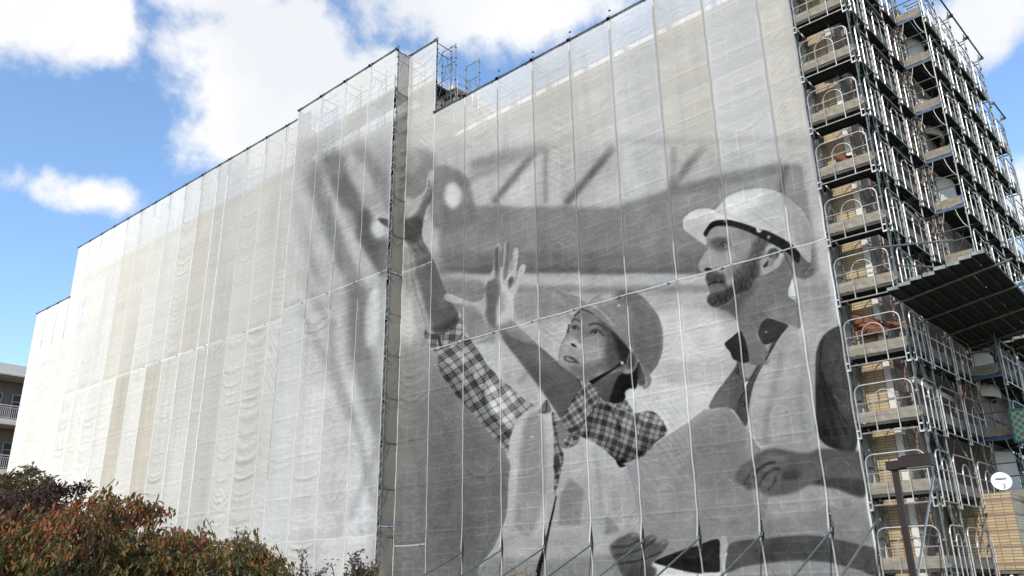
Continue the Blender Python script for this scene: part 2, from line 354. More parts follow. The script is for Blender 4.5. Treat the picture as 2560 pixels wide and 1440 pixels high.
def make_art():
    A = Art()
    # ---- backdrop: blurred hall, window light and bare tree
    A.z(0, 0, 1)
    A.f([(650, 330), (2300, 330), (2300, 1460), (650, 1460)], 178, .55, 30, False)
    A.f([(760, 330), (2060, 300), (2070, 720), (730, 760)], 160, .5, 30, False)
    A.z(1200, 300, 2.88)
    A.f([(-120, 600), (300, 625), (980, 625), (1400, 490), (2150, 340), (2330, 330), (2450, 1108), (-300, 1108), (-280, 600)], 131, .92, 7, False)
    A.f([(-280, 950), (2400, 950), (2400, 1105), (-280, 1105)], 108, .55, 12, False)
    A.f([(-280, 1060), (1600, 1068), (1600, 1106), (-280, 1104)], 88, .5, 5, False)
    A.f([(1500, 500), (2200, 360), (2300, 560), (1500, 640)], 160, .5, 14)
    for pts, w, g, a, b in [([(1000, 140), (1400, 150), (2260, 135)], 17, 128, .75, 5), ([(400, 225), (250, 420), (100, 590)], 17, 112, .85, 4.5),
            ([(965, 185), (790, 400), (615, 610)], 17, 105, .9, 4.5), ([(1620, 180), (1500, 330), (1385, 490)], 18, 120, .8, 5),
            ([(480, 225), (472, 600)], 11, 125, .8, 4.5), ([(1395, 190), (1380, 520)], 15, 120, .8, 5),
            ([(-60, 330), (130, 270), (400, 200), (480, 215)], 26, 132, .85, 6), ([(400, 210), (-60, 420), (-300, 560)], 20, 140, .6, 7),
            ([(1390, 520), (1600, 470), (2180, 345)], 30, 128, .8, 7), ([(2215, 330), (2190, 420), (2170, 560)], 15, 100, .85, 5),
            ([(0, 80), (400, 20)], 26, 160, .5, 10), ([(2230, 130), (2400, 130)], 40, 140, .7, 8)]:
        A.line(pts, w, g, a, b)
    A.f([(500, 250), (620, 240), (700, 330), (560, 590), (490, 580)], 182, .6, 6)
    A.f([(170, 560), (380, 350), (385, 600), (180, 610)], 185, .6, 6)
    A.f([(830, 590), (1350, 440), (1360, 210), (1040, 220)], 184, .5, 8)
    A.z(0, 0, 1)
    # window light below the beam
    A.f([(1110, 686), (2070, 686), (2070, 1180), (1110, 1180)], lg((0, 690), (0, 900), 160, 170), .9, 2.5, False)
    A.f([(1110, 690), (2070, 690), (2070, 712), (1110, 712)], 176, .6, 3, False)
    A.f([(1110, 716), (2070, 716), (2070, 732), (1110, 732)], 130, .75, 4, False)
    A.f([(1110, 760), (2070, 765), (2070, 800), (1110, 805)], 138, .6, 7, False)
    A.f([(1590, 800), (1800, 800), (1800, 1100), (1590, 1040)], 190, .8, 16)
    A.f([(1660, 910), (1850, 900), (1850, 960), (1660, 955)], 160, .5, 8)
    A.f([(1960, 690), (2060, 690), (2080, 800), (2000, 800)], 150, .7, 8)
    A.f([(1960, 790), (2090, 790), (2110, 900), (2010, 900)], 165, .7, 8)
    A.f([(1100, 690), (1185, 690), (1200, 760), (1140, 800)], 160, .6, 8)
    # blurred tree and shadow on the left
    A.z(700, 300, 2.4)
    A.f([(60, 330), (640, 330), (640, 1440), (-20, 1440)], 172, .5, 25)
    A.f([(60, 140), (340, 60), (640, 100), (660, 330), (600, 560), (350, 430), (120, 420)], 148, .6, 16)
    for pts, w, g, a, b in [([(430, 60), (520, 230), (640, 420), (760, 700)], 34, 128, .75, 7), ([(300, 180), (390, 420), (500, 640), (660, 900)], 46, 100, .85, 8),
            ([(470, 560), (560, 720), (680, 900)], 50, 100, .9, 6), ([(190, 300), (280, 560), (360, 780), (460, 1020), (500, 1440)], 36, 122, .8, 8),
            ([(60, 420), (140, 700), (260, 1000)], 26, 136, .7, 9), ([(0, 700), (160, 1000), (330, 1250)], 20, 146, .6, 9),
            ([(490, 1000), (470, 1250), (520, 1500), (640, 1900)], 50, 118, .8, 12), ([(90, 300), (260, 310), (440, 260)], 30, 140, .6, 10),
            ([(100, 1100), (260, 1400), (420, 1800)], 16, 140, .6, 8), ([(300, 1200), (340, 1500), (480, 1900), (560, 2300)], 14, 138, .6, 7),
            ([(620, 1900), (500, 2200), (420, 2400)], 16, 140, .5, 7), ([(660, 620), (640, 1000), (640, 1400)], 30, 130, .5, 10)]:
        A.line(pts, w*1.15, g+4, a*.92, b*1.35)
    A.dot(590, 660, 38, 60, 200, .85, 5, -.3); A.dot(480, 330, 60, 130, 182, .6, 10, -.5)
    A.dot(415, 620, 46, 90, 182, .6, 9, -.3); A.dot(560, 1180, 40, 190, 190, .75, 8, .1)
    A.dot(250, 820, 44, 150, 178, .5, 10, -.2)
    A.f([(740, 200), (900, 180), (940, 330), (930, 430), (780, 470), (700, 360)], 124, .75, 9)
    A.f([(930, 290), (1110, 330), (1180, 520), (1180, 620), (920, 640)], 124, .8, 8)
    A.dot(790, 250, 55, 80, 176, .5, 8)
    A.dot(1040, 452, 52, 78, 205, .95, 5)
    A.dot(1205, 430, 50, 90, 178, .6, 8)
    # cloth wall behind the woman
    A.z(0, 0, 1)
    A.f([(960, 880), (1080, 830), (1200, 960), (1290, 1180), (1250, 1460), (940, 1460)], lg((0, 880), (0, 1400), 138, 110), .85, 26, False)
    A.f([(1060, 960), (1180, 1010), (1275, 1150), (1262, 1330), (1120, 1400), (1050, 1300)], 104, .5, 42)
    A.f([(1230, 800), (1420, 790), (1400, 960), (1380, 1010), (1300, 980)], 172, .8, 7)
    A.line([(1290, 830), (1330, 900), (1300, 960)], 12, 135, .6, 5)
    A.f([(1080, 712), (1200, 700), (1225, 760), (1240, 850), (1180, 850), (1110, 790)], 128, .75, 7)
    A.f([(1290, 735), (1400, 725), (1420, 790), (1300, 800)], 132, .6, 9)
    A.f([(1000, 640), (1080, 620), (1130, 700), (1120, 800), (1060, 860), (1030, 760)], 140, .55, 10)

    # ---- man: body first
    A.z(1450, 850, 2.441)
    body = A.mask([(1205, -40), (1360, -60), (1480, -60), (1560, 60), (1640, 300), (1700, 760), (1800, 1290), (1830, 1470), (860, 1470), (860, 1225), (1000, 900), (1010, 520), (1050, 270)], 1)
    A.put(body, lg((1950, 860), (2080, 1420), 170, 150), 1)
    A.clip(body)
    A.f([(1240, 30), (1420, 60), (1430, 640), (1180, 660), (1120, 480)], 152, .6, 10)
    A.f([(1000, 1160), (1500, 1020), (1700, 1000), (1760, 1230), (1380, 1200), (900, 1250)], 140, .8, 8)
    A.clip(None)
    # shirt front and collar
    A.f([(1205, -10), (1150, 90), (1100, 170), (1060, 270), (1040, 380), (1012, 530), (960, 462), (915, 422), (795, 425), (820, 350), (870, 280), (930, 200), (965, 140), (985, 100), (1010, 160), (1080, 120), (1140, 60)], 98, 1, 1)
    A.f([(795, 425), (840, 340), (900, 260), (945, 230), (935, 330), (925, 420)], 112, 1, 3)
    A.f([(1030, -20), (1150, -20), (1160, 60), (1090, 150), (1030, 240), (1000, 180), (1010, 110), (1030, 50)], 142, 1, 1)
    A.f([(998, 265), (1032, 255), (1012, 300)], 205, 1, 1, False)
    A.f([(1205, -10), (1160, 90), (1090, 190), (1030, 300), (985, 350), (955, 440), (1000, 505), (1018, 525), (1042, 370), (1072, 260), (1130, 140), (1175, 70)], 84, 1, 1)
    A.line([(1200, 0), (1150, 90), (1080, 190), (1010, 310), (970, 390)], 2.4, 40, .8)
    A.line([(960, 140), (975, 220), (1000, 250), (1000, 310)], 3, 60, .8)
    A.line([(930, 210), (925, 330), (920, 420)], 1.6, 70, .7)
    for x, y in ((962, 195), (997, 399)): A.dot(x, y, 13, 16, 45, 1); A.dot(x-2, y-2, 7, 9, 105, .9)
    # sleeve of the man
    slv = A.mask([(1600, -90), (1540, -70), (1480, -20), (1442, 70), (1436, 220), (1438, 400), (1448, 550), (1480, 620), (1560, 665), (1680, 680), (1700, 300), (1680, -60)], 1.2)
    A.put(slv, 78, 1); A.clip(slv)
    A.f([(1440, 200), (1480, 220), (1540, 420), (1600, 700), (1440, 640)], 48, .8, 5)
    A.f([(1510, 40), (1570, 80), (1620, 300), (1640, 480), (1560, 330), (1520, 200)], 92, .7, 8)
    A.line([(1480, 0), (1465, 160), (1530, 350), (1640, 520)], 2.2, 28, .9)
    A.line([(1500, -10), (1490, 160), (1550, 340)], 1.5, 90, .6)
    A.clip(None)
    # paper
    pap = A.mask([(230, 785), (300, 745), (370, 708), (530, 590), (680, 490), (760, 430), (850, 418), (910, 420), (1030, 560), (1115, 672), (1060, 760), (1100, 900), (1160, 960), (1110, 1180), (860, 1225), (730, 1258), (560, 1310), (460, 1350), (300, 1300), (150, 1150), (120, 900)], 1, False)
    A.put(pap, lg((1560, 1100), (1900, 1400), 150, 138), .97)
    A.clip(pap); A.f([(680, 560), (900, 440), (1000, 560), (1000, 900), (720, 900)], 126, .6, 10); A.f([(150, 900), (400, 800), (420, 1200), (200, 1200)], 144, .6, 12)
    A.f([(560, 720), (700, 540), (760, 900), (620, 1000)], 138, .4, 10); A.clip(None)
    A.line([(1030, 560), (1075, 615), (1115, 672)], 4, 185, .8, .7); A.line([(300, 745), (370, 708), (530, 590)], 2, 170, .7)
    # right hand and forearm
    hd = A.mask([(950, 838), (975, 785), (1040, 735), (1110, 685), (1190, 662), (1290, 684), (1400, 692), (1490, 662), (1640, 680), (1720, 700), (1740, 950), (1560, 905), (1420, 890), (1330, 930), (1240, 952), (1165, 958), (1105, 930), (1085, 905), (1030, 922), (1002, 895), (955, 870)], 3)
    A.put(hd, 104, .96); A.clip(hd)
    A.dot(1190, 725, 70, 26, 125, .8, 8); A.dot(1290, 830, 60, 36, 74, .8, 7); A.f([(1380, 700), (1500, 690), (1500, 760), (1400, 790)], 104, .7, 8)
    A.line([(1060, 850), (1090, 800), (1150, 760), (1200, 750)], 6, 50, .9, 2.5); A.line([(1000, 890), (1030, 840), (1070, 780)], 4, 58, .8, 2)
    A.line([(1100, 900), (1120, 850), (1170, 800), (1230, 790)], 5, 52, .9, 2.5); A.line([(1150, 920), (1190, 880), (1200, 830)], 4, 50, .8, 2)
    A.dot(1150, 790, 26, 14, 128, .8, 4, -.5); A.dot(1180, 830, 18, 12, 130, .7, 4, -.5); A.dot(1030, 890, 16, 22, 76, .6, 3)
    A.f([(1480, 660), (1740, 690), (1740, 780), (1480, 760)], 98, .6, 8); A.f([(1500, 840), (1740, 860), (1740, 960), (1450, 900)], 68, .7, 8)
    A.clip(None)
    # lower waist band, dark cuff, lighter gap
    A.f([(450, 1360), (600, 1395), (740, 1418), (860, 1400), (862, 1470), (450, 1470)], 196, 1, 1.5)
    A.f([(455, 1352), (560, 1305), (660, 1270), (740, 1250), (850, 1224), (856, 1320), (862, 1412), (800, 1424), (700, 1420), (600, 1400), (520, 1378)], 50, 1, 1)
    A.line([(640, 1290), (680, 1330), (720, 1310), (760, 1340), (800, 1310)], 5, 78, .7, 2); A.line([(600, 1330), (700, 1370), (820, 1360)], 4, 36, .8, 2)
    A.f([(862, 1224), (900, 1215), (905, 1280), (885, 1340), (888, 1470), (862, 1470)], 165, 1, 1)
    A.f([(905, 1280), (960, 1235), (1150, 1215), (1380, 1195), (1560, 1215), (1700, 1245), (1830, 1290), (1830, 1440), (1700, 1400), (1560, 1368), (1380, 1350), (1180, 1362), (1000, 1390), (895, 1420)], 92, .95, 1.5)
    A.f([(1100, 1260), (1500, 1240), (1560, 1340), (1100, 1340)], 80, .5, 8)
    A.line([(900, 1300), (885, 1380), (895, 1460)], 3, 205, .9, 1)

    # ---- man: head
    A.z(1650, 450, 3.2)
    A.f([(600, 920), (700, 860), (790, 780), (830, 740), (960, 690), (1050, 745), (1062, 830), (1045, 900), (1060, 950), (1110, 1010), (1125, 1190), (1000, 1150), (870, 1100), (800, 1170), (785, 1260), (850, 1340), (880, 1470), (720, 1470), (690, 1310), (640, 1205), (600, 1110), (555, 1060), (470, 1022)], lg((1830, 700), (1960, 800), 122, 116), 1, .8)
    A.f([(470, 1022), (600, 925), (720, 880), (780, 790), (760, 900), (680, 980), (640, 1110), (600, 1110), (555, 1060)], 88, .85, 6)
    A.f([(900, 1000), (1090, 980), (1110, 1180), (960, 1120), (840, 1080)], 138, .5, 8)
    A.f([(1030, 900), (1045, 850), (1062, 800), (1080, 870), (1090, 950), (1045, 945)], 200, .95, 1)
    A.line([(1045, 945), (1100, 960), (1112, 1180)], 2.5, 100, .5)
    face = A.mask([(366, 455), (400, 400), (460, 365), (560, 360), (700, 395), (800, 430), (900, 480), (980, 545), (990, 640), (880, 740), (780, 790), (720, 885), (600, 935), (550, 995), (450, 1030), (388, 1000), (376, 950), (402, 912), (384, 860), (363, 800), (372, 752), (345, 742), (314, 712), (311, 672), (340, 615), (378, 560), (392, 538), (368, 500)], .8)
    A.put(face, 150, 1); A.clip(face)
    A.f([(560, 360), (820, 440), (860, 560), (760, 700), (640, 640), (560, 520)], 128, .8, 8)
    A.f([(400, 420), (540, 385), (600, 440), (560, 470), (430, 470)], 150, .8, 6)
    A.f([(410, 480), (520, 455), (560, 500), (520, 560), (450, 570), (400, 540)], 92, .85, 5)      # socket
    A.line([(410, 498), (460, 474), (540, 470)], 4, 84, .6, 2.4)
    A.f([(484, 528), (505, 510), (545, 520), (528, 540), (498, 544)], 132, .85, 1.2); A.dot(505, 526, 11, 12, 50, 1, 1); A.dot(502, 520, 3, 3, 190, .8, .5)
    A.f([(470, 500), (520, 480), (585, 520), (560, 520), (510, 500)], 100, .6, 3)
    A.line([(478, 530), (500, 500), (530, 500), (580, 530)], 2, 50, .9, .6); A.line([(490, 550), (530, 552), (570, 560)], 1.4, 90, .8)
    for i in range(4): A.line([(560, 520+i*16), (600, 530+i*20), (640, 560+i*24)], 1.2, 105, .6, .7)
    A.f([(340, 620), (400, 560), (440, 600), (460, 690), (400, 700), (340, 680)], 162, .75, 5)      # nose side
    A.line([(395, 545), (370, 600), (325, 670)], 2, 170, .6, 1)
    A.f([(355, 712), (385, 698), (425, 718), (400, 730), (370, 725)], 40, .95, 1); A.line([(440, 690), (455, 715), (430, 735)], 2.2, 85, .8, 1)
    A.f([(352, 520), (388, 530), (384, 556), (366, 552)], 90, .7, 1.5)
    A.line([(470, 700), (540, 730), (560, 800)], 4, 110, .5, 2.5)
    A.f([(470, 590), (600, 580), (640, 660), (560, 700), (480, 680)], 156, .55, 7)                    # cheek
    # beard and hair
    st = vnoise(AH, AW, 9, 31, 3.4, 2)*16; st2 = vnoise(AH, AW, 5, 91, 2.2)*13
    def beard(b): return lambda x, y: b+st[(y-AY0).astype(int), (x-AX0).astype(int)]+st2[(y-AY0).astype(int), (x-AX0).astype(int)]
    A.f([(362, 765), (400, 738), (460, 745), (515, 770), (528, 820), (540, 870), (585, 860), (590, 760), (640, 700), (715, 640), (790, 630), (800, 780), (730, 890), (600, 940), (550, 1000), (440, 1035), (380, 1000), (370, 950), (405, 912), (384, 850)], beard(78), .95, 3.5)
    A.f([(590, 700), (650, 690), (720, 650), (700, 720), (610, 800)], beard(110), .6, 4)
    A.f([(600, 840), (720, 780), (700, 880), (560, 960), (450, 1010), (400, 980), (470, 900)], beard(60), .7, 5)
    A.f([(395, 855), (430, 838), (500, 836), (525, 870), (500, 900), (430, 915), (405, 900)], 116, .85, 3)  # lower lip
    A.line([(385, 850), (430, 826), (505, 824)], 2.8, 35, .9, .9); A.line([(410, 880), (450, 872), (500, 872)], 2.5, 140, .5, 1.5)
    A.f([(715, 650), (730, 560), (760, 500), (800, 455), (900, 495), (860, 540), (815, 600), (790, 650)], beard(92), .9, 3)
    A.clip(None)
    # ear
    A.f([(862, 540), (900, 518), (950, 518), (985, 555), (992, 620), (965, 690), (905, 732), (840, 748), (818, 722), (825, 685), (862, 650), (870, 600), (850, 570)], 160, 1, .9)
    A.f([(868, 590), (885, 560), (930, 548), (955, 575), (952, 620), (925, 640), (905, 640), (880, 625)], 80, .95, 1.5)
    A.f([(905, 590), (935, 590), (930, 640), (900, 690), (850, 700), (880, 660)], 128, .7, 2)
    A.f([(830, 690), (860, 655), (875, 630), (862, 690), (835, 705)], 50, .9, 1.4)
    A.line([(880, 545), (930, 532), (968, 565), (972, 620), (945, 680)], 3, 182, .8, 1.2)
    # hat
    A.f([(1060, 600), (1120, 580), (1205, 668), (1250, 715), (1225, 770), (1160, 795), (1090, 770), (1062, 740)], 105, .9, 2)
    A.line([(1165, 760), (1210, 700), (1248, 716), (1225, 765), (1180, 790)], 2.2, 160, .7, 1)
    hat = A.mask([(186, 350), (192, 310), (240, 262), (310, 232), (390, 228), (440, 240), (462, 215), (500, 175), (560, 130), (680, 88), (800, 72), (900, 84), (985, 118), (1080, 195), (1150, 262), (1195, 340), (1222, 440), (1215, 560), (1205, 664), (1120, 590), (1040, 510), (950, 455), (800, 400), (680, 360), (560, 328), (460, 322), (405, 350), (360, 418), (372, 515), (300, 475), (235, 428), (195, 392)], .8)
    A.put(hat, lg((1720, 500), (2030, 640), 196, 166), 1); A.clip(hat)
    A.f([(390, 228), (480, 260), (620, 320), (800, 395), (700, 380), (500, 330), (430, 280)], 208, .7, 3)
    A.f([(186, 350), (240, 330), (340, 350), (400, 345), (355, 420), (372, 520), (280, 470), (190, 400)], 178, .8, 5)
    A.line([(440, 240), (560, 290), (700, 350), (830, 395), (960, 440)], 2, 165, .8, 1)
    A.f([(700, 280), (960, 150), (1010, 300), (1040, 460), (860, 390), (740, 340)], 168, .7, 10)
    A.f([(985, 118), (1100, 200), (1200, 340), (1230, 560), (1100, 520), (1020, 330)], 150, .75, 8)
    A.line([(1085, 195), (1150, 262), (1195, 345), (1225, 450)], 3, 175, .6, 1)
    A.clip(None)
    A.f([(352, 420), (375, 385), (405, 345), (450, 324), (525, 319), (610, 333), (720, 368), (800, 398), (870, 414), (960, 458), (1045, 512), (1120, 588), (1108, 668), (1040, 602), (980, 560), (880, 505), (780, 452), (680, 408), (560, 374), (455, 370), (405, 400), (376, 448), (355, 445)], 42, 1, .9)
    A.line([(410, 350), (460, 330), (530, 326)], 2.5, 62, .7, 1)
    A.f([(775, 385), (795, 398), (830, 400), (812, 424), (785, 420)], 190, 1, .8); A.dot(878, 463, 11, 13, 165, 1, .7); A.dot(878, 463, 5, 6, 100, .9, .5)
    A.line([(512, 330), (540, 330)], 4, 150, .8, .6); A.line([(800, 402), (835, 410)], 1.6, 30, 1, .5)
    A.line([(990, 570), (1040, 680), (1062, 750), (1060, 790)], 1.6, 35, .8, .6)
    # collars
    A.f([(520, 1312), (570, 1270), (640, 1214), (668, 1240), (700, 1330), (712, 1460), (600, 1450), (560, 1380), (530, 1345)], 50, 1, .8)
    A.line([(525, 1315), (600, 1260), (640, 1216)], 2, 30, .8); A.line([(560, 1290), (620, 1320), (650, 1420)], 1.6, 34, .7)
    A.f([(1030, 1165), (1110, 1188), (1120, 1400), (850, 1470), (880, 1400), (960, 1280)], 155, 1, 3, False)
    A.f([(788, 1215), (800, 1165), (830, 1125), (872, 1106), (950, 1130), (1030, 1165), (985, 1225), (930, 1290), (850, 1322), (805, 1278)], 66, 1, .8)
    A.line([(790, 1210), (815, 1145), (870, 1106), (960, 1132), (1105, 1190)], 2.2, 150, .8, .8); A.line([(830, 1180), (900, 1160), (990, 1200)], 1.6, 48, .8)
    A.dot(855, 1222, 13, 5, 165, .9, .7, -.4)
    A.line([(1030, 1170), (960, 1260), (900, 1360), (850, 1450)], 3.5, 62, .9, .8)

    # ---- woman: vest and torso
    A.z(1000, 780, 2.181)
    vest = A.mask([(598, 700), (640, 600), (700, 545), (800, 505), (838, 560), (845, 700), (880, 790), (950, 660), (1030, 700), (1110, 755), (1160, 810), (1180, 860), (1240, 850), (1330, 1300), (1320, 1460), (480, 1460), (525, 1270), (585, 1110), (598, 950), (608, 830), (585, 770)], 1)
    A.put(vest, lg((1260, 1000), (1420, 1440), 180, 164), 1); A.clip(vest)
    A.f([(690, 590), (770, 555), (800, 800), (790, 1000), (720, 1210), (630, 1150), (650, 900), (670, 720)], 140, .8, 4)
    A.f([(930, 900), (1010, 965), (990, 1160), (870, 1160), (880, 1000)], 136, .8, 2.5, False)
    A.f([(500, 1350), (640, 1340), (800, 1350), (1300, 1330), (1320, 1460), (480, 1460)], 134, .7, 5)
    A.f([(600, 800), (640, 780), (640, 1000), (600, 1200), (560, 1180)], 182, .5, 8)
    A.f([(1030, 900), (1300, 950), (1310, 1200), (1060, 1180)], 152, .5, 12)
    A.f([(1130, 1110), (1200, 1190), (1120, 1220)], 118, .7, 3, False)
    A.line([(600, 1180), (660, 1150), (720, 1210), (800, 1230)], 5, 172, .5, 2)
    A.dot(725, 680, 10, 4, 195, .9)
    A.clip(None)
    A.f([(835, 545), (868, 590), (872, 700), (900, 790), (878, 900), (850, 1000), (846, 900), (845, 700)], plaid(1.3, 26, 145), 1, 1)
    A.f([(872, 590), (930, 620), (985, 680), (950, 735), (890, 740), (868, 690)], 126, 1, 1)
    A.f([(905, 690), (985, 660), (970, 700), (920, 740)], plaid(.4, 24, 150), 1, 1); A.dot(960, 686, 12, 12, 40, 1); A.dot(960, 686, 6, 6, 110, .9)
    A.f([(848, 790), (872, 790), (880, 850), (856, 870)], 60, .8, 2)
    A.line([(860, 1000), (838, 1100), (815, 1200), (790, 1300), (768, 1380), (750, 1470)], 7, 38, 1, .8, taper=[.35, .7, .8, 1.2, 1.5, 1.9])
    A.line([(868, 1000), (846, 1100), (822, 1200)], 1.6, 150, .6)
    A.f([(760, 540), (800, 480), (815, 490), (830, 540), (790, 555)], 105, .9, 1); A.line([(765, 545), (800, 540), (806, 480)], 2, 40, .9, .7)
    # first forearm and hand
    A.z(900, 400, 2.88)
    arm = A.mask([(520, 74), (492, 90), (481, 130), (478, 180), (462, 222), (430, 258), (388, 288), (370, 325), (350, 385), (330, 428), (290, 436), (235, 446), (185, 424), (145, 424), (140, 440), (170, 470), (215, 496), (262, 520), (300, 560), (338, 600), (360, 660), (372, 740), (385, 850), (408, 950), (440, 1050), (472, 1150), (500, 1260), (620, 1290), (700, 1200), (715, 1120), (700, 1085), (640, 985), (600, 900), (572, 825), (545, 750), (518, 690), (480, 620), (452, 560), (450, 505), (462, 445), (488, 350), (520, 290), (534, 215), (549, 155), (538, 140), (540, 100), (532, 78)], .9)
    A.put(arm, lg((1020, 560), (1130, 700), 120, 108), .97); A.clip(arm)
    A.f([(490, 80), (540, 80), (530, 160), (510, 240), (470, 300), (430, 370), (390, 410), (335, 432), (350, 370), (380, 290), (460, 220), (480, 150)], 166, .95, 3)
    A.f([(545, 150), (520, 260), (480, 340), (450, 440), (400, 420), (450, 320), (500, 210)], 112, .85, 4)
    A.f([(140, 425), (240, 445), (330, 436), (400, 415), (460, 430), (450, 540), (400, 600), (340, 600), (240, 520)], 82, .9, 4)
    A.f([(262, 505), (310, 560), (345, 610), (365, 680), (378, 770), (400, 900), (440, 1050), (500, 1260), (530, 1240), (480, 1060), (430, 880), (405, 760), (385, 670), (350, 600), (300, 545)], 166, .9, 4)
    A.f([(520, 700), (600, 880), (700, 1090), (700, 1200), (560, 1250), (520, 1100), (500, 900)], 98, .8, 8)
    A.f([(500, 1210), (620, 1240), (700, 1180), (715, 1120), (690, 1110), (600, 1190)], 70, .8, 4)
    A.line([(500, 170), (480, 250), (430, 290), (400, 300)], 1.6, 95, .8); A.line([(478, 180), (495, 190), (500, 150)], 2.2, 80, .8)
    A.line([(400, 560), (430, 620), (470, 680)], 4, 84, .7, 2.5); A.dot(165, 450, 12, 7, 70, .8, 1, .6)
    A.clip(None)
    # second hand
    hand = A.mask([(605, 985), (618, 966), (655, 964), (740, 998), (800, 1018), (850, 1014), (888, 990), (903, 940), (913, 890), (935, 840), (958, 780), (966, 700), (975, 640), (988, 606), (1008, 600), (1018, 630), (1015, 700), (1012, 765), (1030, 765), (1038, 700), (1040, 640), (1050, 592), (1068, 577), (1087, 590), (1085, 650), (1082, 710), (1086, 740), (1098, 720), (1105, 680), (1116, 642), (1134, 632), (1147, 655), (1138, 740), (1132, 800), (1142, 800), (1160, 765), (1183, 752), (1200, 768), (1190, 808), (1165, 860), (1145, 920), (1120, 970), (1112, 1005), (1114, 1080), (1120, 1170), (1220, 1262), (1330, 1370), (1440, 1470), (1300, 1600), (1190, 1450), (1100, 1350), (1010, 1250), (930, 1185), (900, 1150), (850, 1100), (780, 1060), (720, 1038), (650, 1022), (612, 1002)], .8)
    A.put(hand, 172, .97); A.clip(hand)
    A.f([(902, 900), (950, 860), (990, 850), (1012, 900), (1008, 980), (985, 1060), (975, 1200), (925, 1180), (905, 1120), (915, 1030)], 104, .92, 3)
    A.f([(970, 640), (1000, 620), (1012, 700), (1005, 800), (985, 862), (975, 800), (968, 720)], 92, .9, 3)
    A.f([(1062, 585), (1088, 590), (1084, 700), (1082, 760), (1060, 830), (1040, 870), (1040, 780), (1055, 680)], 104, .88, 3)
    A.f([(1070, 885), (1088, 845), (1110, 845), (1106, 890), (1080, 935)], 92, .95, 1.5); A.line([(1040, 870), (1060, 830), (1078, 810)], 2, 90, .8)
    A.line([(1108, 900), (1130, 850), (1140, 800)], 2.4, 120, .8, 1.2); A.f([(1095, 700), (1110, 680), (1105, 790), (1086, 800)], 130, .7, 2)
    A.f([(1020, 960), (1060, 1010), (1040, 1080), (1010, 1120), (1000, 1030)], 128, .6, 4)
    A.line([(740, 1000), (790, 1040), (850, 1080)], 2, 130, .4, 2); A.dot(626, 980, 14, 10, 190, .6, 2)
    A.f([(640, 1030), (780, 1068), (900, 1155), (880, 1100), (800, 1045)], 110, .5, 3)
    A.f([(930, 1180), (1010, 1190), (1118, 1160), (1230, 1270), (1330, 1370), (1440, 1470), (1300, 1600), (1100, 1350)], lg((1280, 840), (1400, 1000), 128, 92), .92, 4)
    A.f([(1020, 1215), (1060, 1250), (1160, 1360), (1260, 1500), (1180, 1440), (1090, 1340)], 82, .8, 4)
    A.f([(1110, 1170), (1220, 1260), (1300, 1320), (1260, 1330), (1150, 1250)], 150, .6, 4)
    A.clip(None)
    # lower part of second forearm
    A.z(1000, 780, 2.181)
    A.f([(560, 130), (640, 150), (770, 190), (850, 262), (962, 345), (990, 385), (960, 470), (905, 560), (878, 575), (830, 500), (760, 405), (680, 295), (600, 195)], lg((1270, 850), (1420, 1010), 106, 92), .95, 2)
    A.f([(640, 200), (760, 200), (900, 320), (880, 400), (760, 300)], 114, .5, 8)
    # ---- woman: head
    A.z(1350, 680, 3.892)
    A.f([(500, 1100), (640, 1010), (800, 950), (880, 990), (860, 1080), (790, 1260), (700, 1300), (620, 1260), (560, 1180)], lg((1500, 940), (1550, 1000), 104, 74), 1, 1)
    A.f([(965, 870), (990, 950), (960, 1060), (935, 1130), (870, 1160), (825, 1260), (690, 1290), (705, 1180), (740, 1080), (790, 1000), (880, 970), (935, 930)], 34, 1, 1.5)
    for i in range(7): A.line([(960-i*22, 950), (930-i*24, 1060), (850-i*18, 1240)], 1, 58, .5, .7)
    A.f([(960, 900), (1010, 960), (1040, 1060), (1030, 1100), (960, 1090)], 84, .9, 2)
    wf = A.mask([(318, 462), (345, 430), (400, 378), (480, 380), (600, 470), (720, 560), (860, 720), (890, 800), (860, 900), (800, 965), (690, 1000), (600, 1050), (500, 1110), (430, 1060), (340, 1000), (285, 950), (215, 905), (188, 865), (196, 780), (222, 690), (262, 605), (300, 520)], .8)
    A.put(wf, 132, 1); A.clip(wf)
    A.f([(560, 430), (760, 590), (880, 760), (860, 920), (700, 960), (640, 860), (640, 660)], 88, .9, 10)
    A.f([(700, 560), (870, 720), (900, 840), (790, 850), (740, 700)], 46, .85, 8)
    A.f([(230, 700), (300, 640), (420, 700), (560, 720), (620, 800), (520, 880), (400, 900), (280, 940), (200, 880)], 158, .85, 8)
    A.f([(250, 900), (400, 920), (560, 940), (520, 1060), (380, 1010)], 112, .8, 7)
    A.f([(340, 440), (460, 420), (580, 500), (520, 540), (440, 520), (400, 560), (330, 530)], 132, .6, 5)
    A.f([(285, 650), (330, 632), (375, 665), (420, 730), (370, 745), (300, 700)], 178, .85, 4)
    A.f([(310, 690), (345, 700), (372, 730), (350, 728), (322, 716)], 40, .95, 1.2); A.line([(376, 660), (430, 700), (424, 745)], 2.6, 100, .7, 1.5)
    A.f([(430, 540), (480, 560), (470, 660), (400, 640), (390, 580)], 108, .7, 5)
    # eyes
    A.f([(322, 550), (338, 533), (368, 538), (384, 560), (352, 560)], 108, .85, 1.2); A.dot(348, 540, 14, 13, 46, 1, 1); A.dot(344, 535, 4, 4, 165, .8, .5)
    A.line([(316, 547), (338, 522), (375, 530), (390, 562)], 2.6, 46, .85, 1.1)
    A.f([(498, 602), (520, 586), (560, 584), (600, 610), (560, 612), (518, 608)], 108, .85, 1.2); A.dot(541, 593, 18, 15, 44, 1, 1); A.dot(535, 586, 5, 4, 185, .8, .5)
    A.f([(495, 590), (525, 556), (580, 556), (625, 600), (600, 585), (550, 572), (515, 580)], 78, .6, 3)
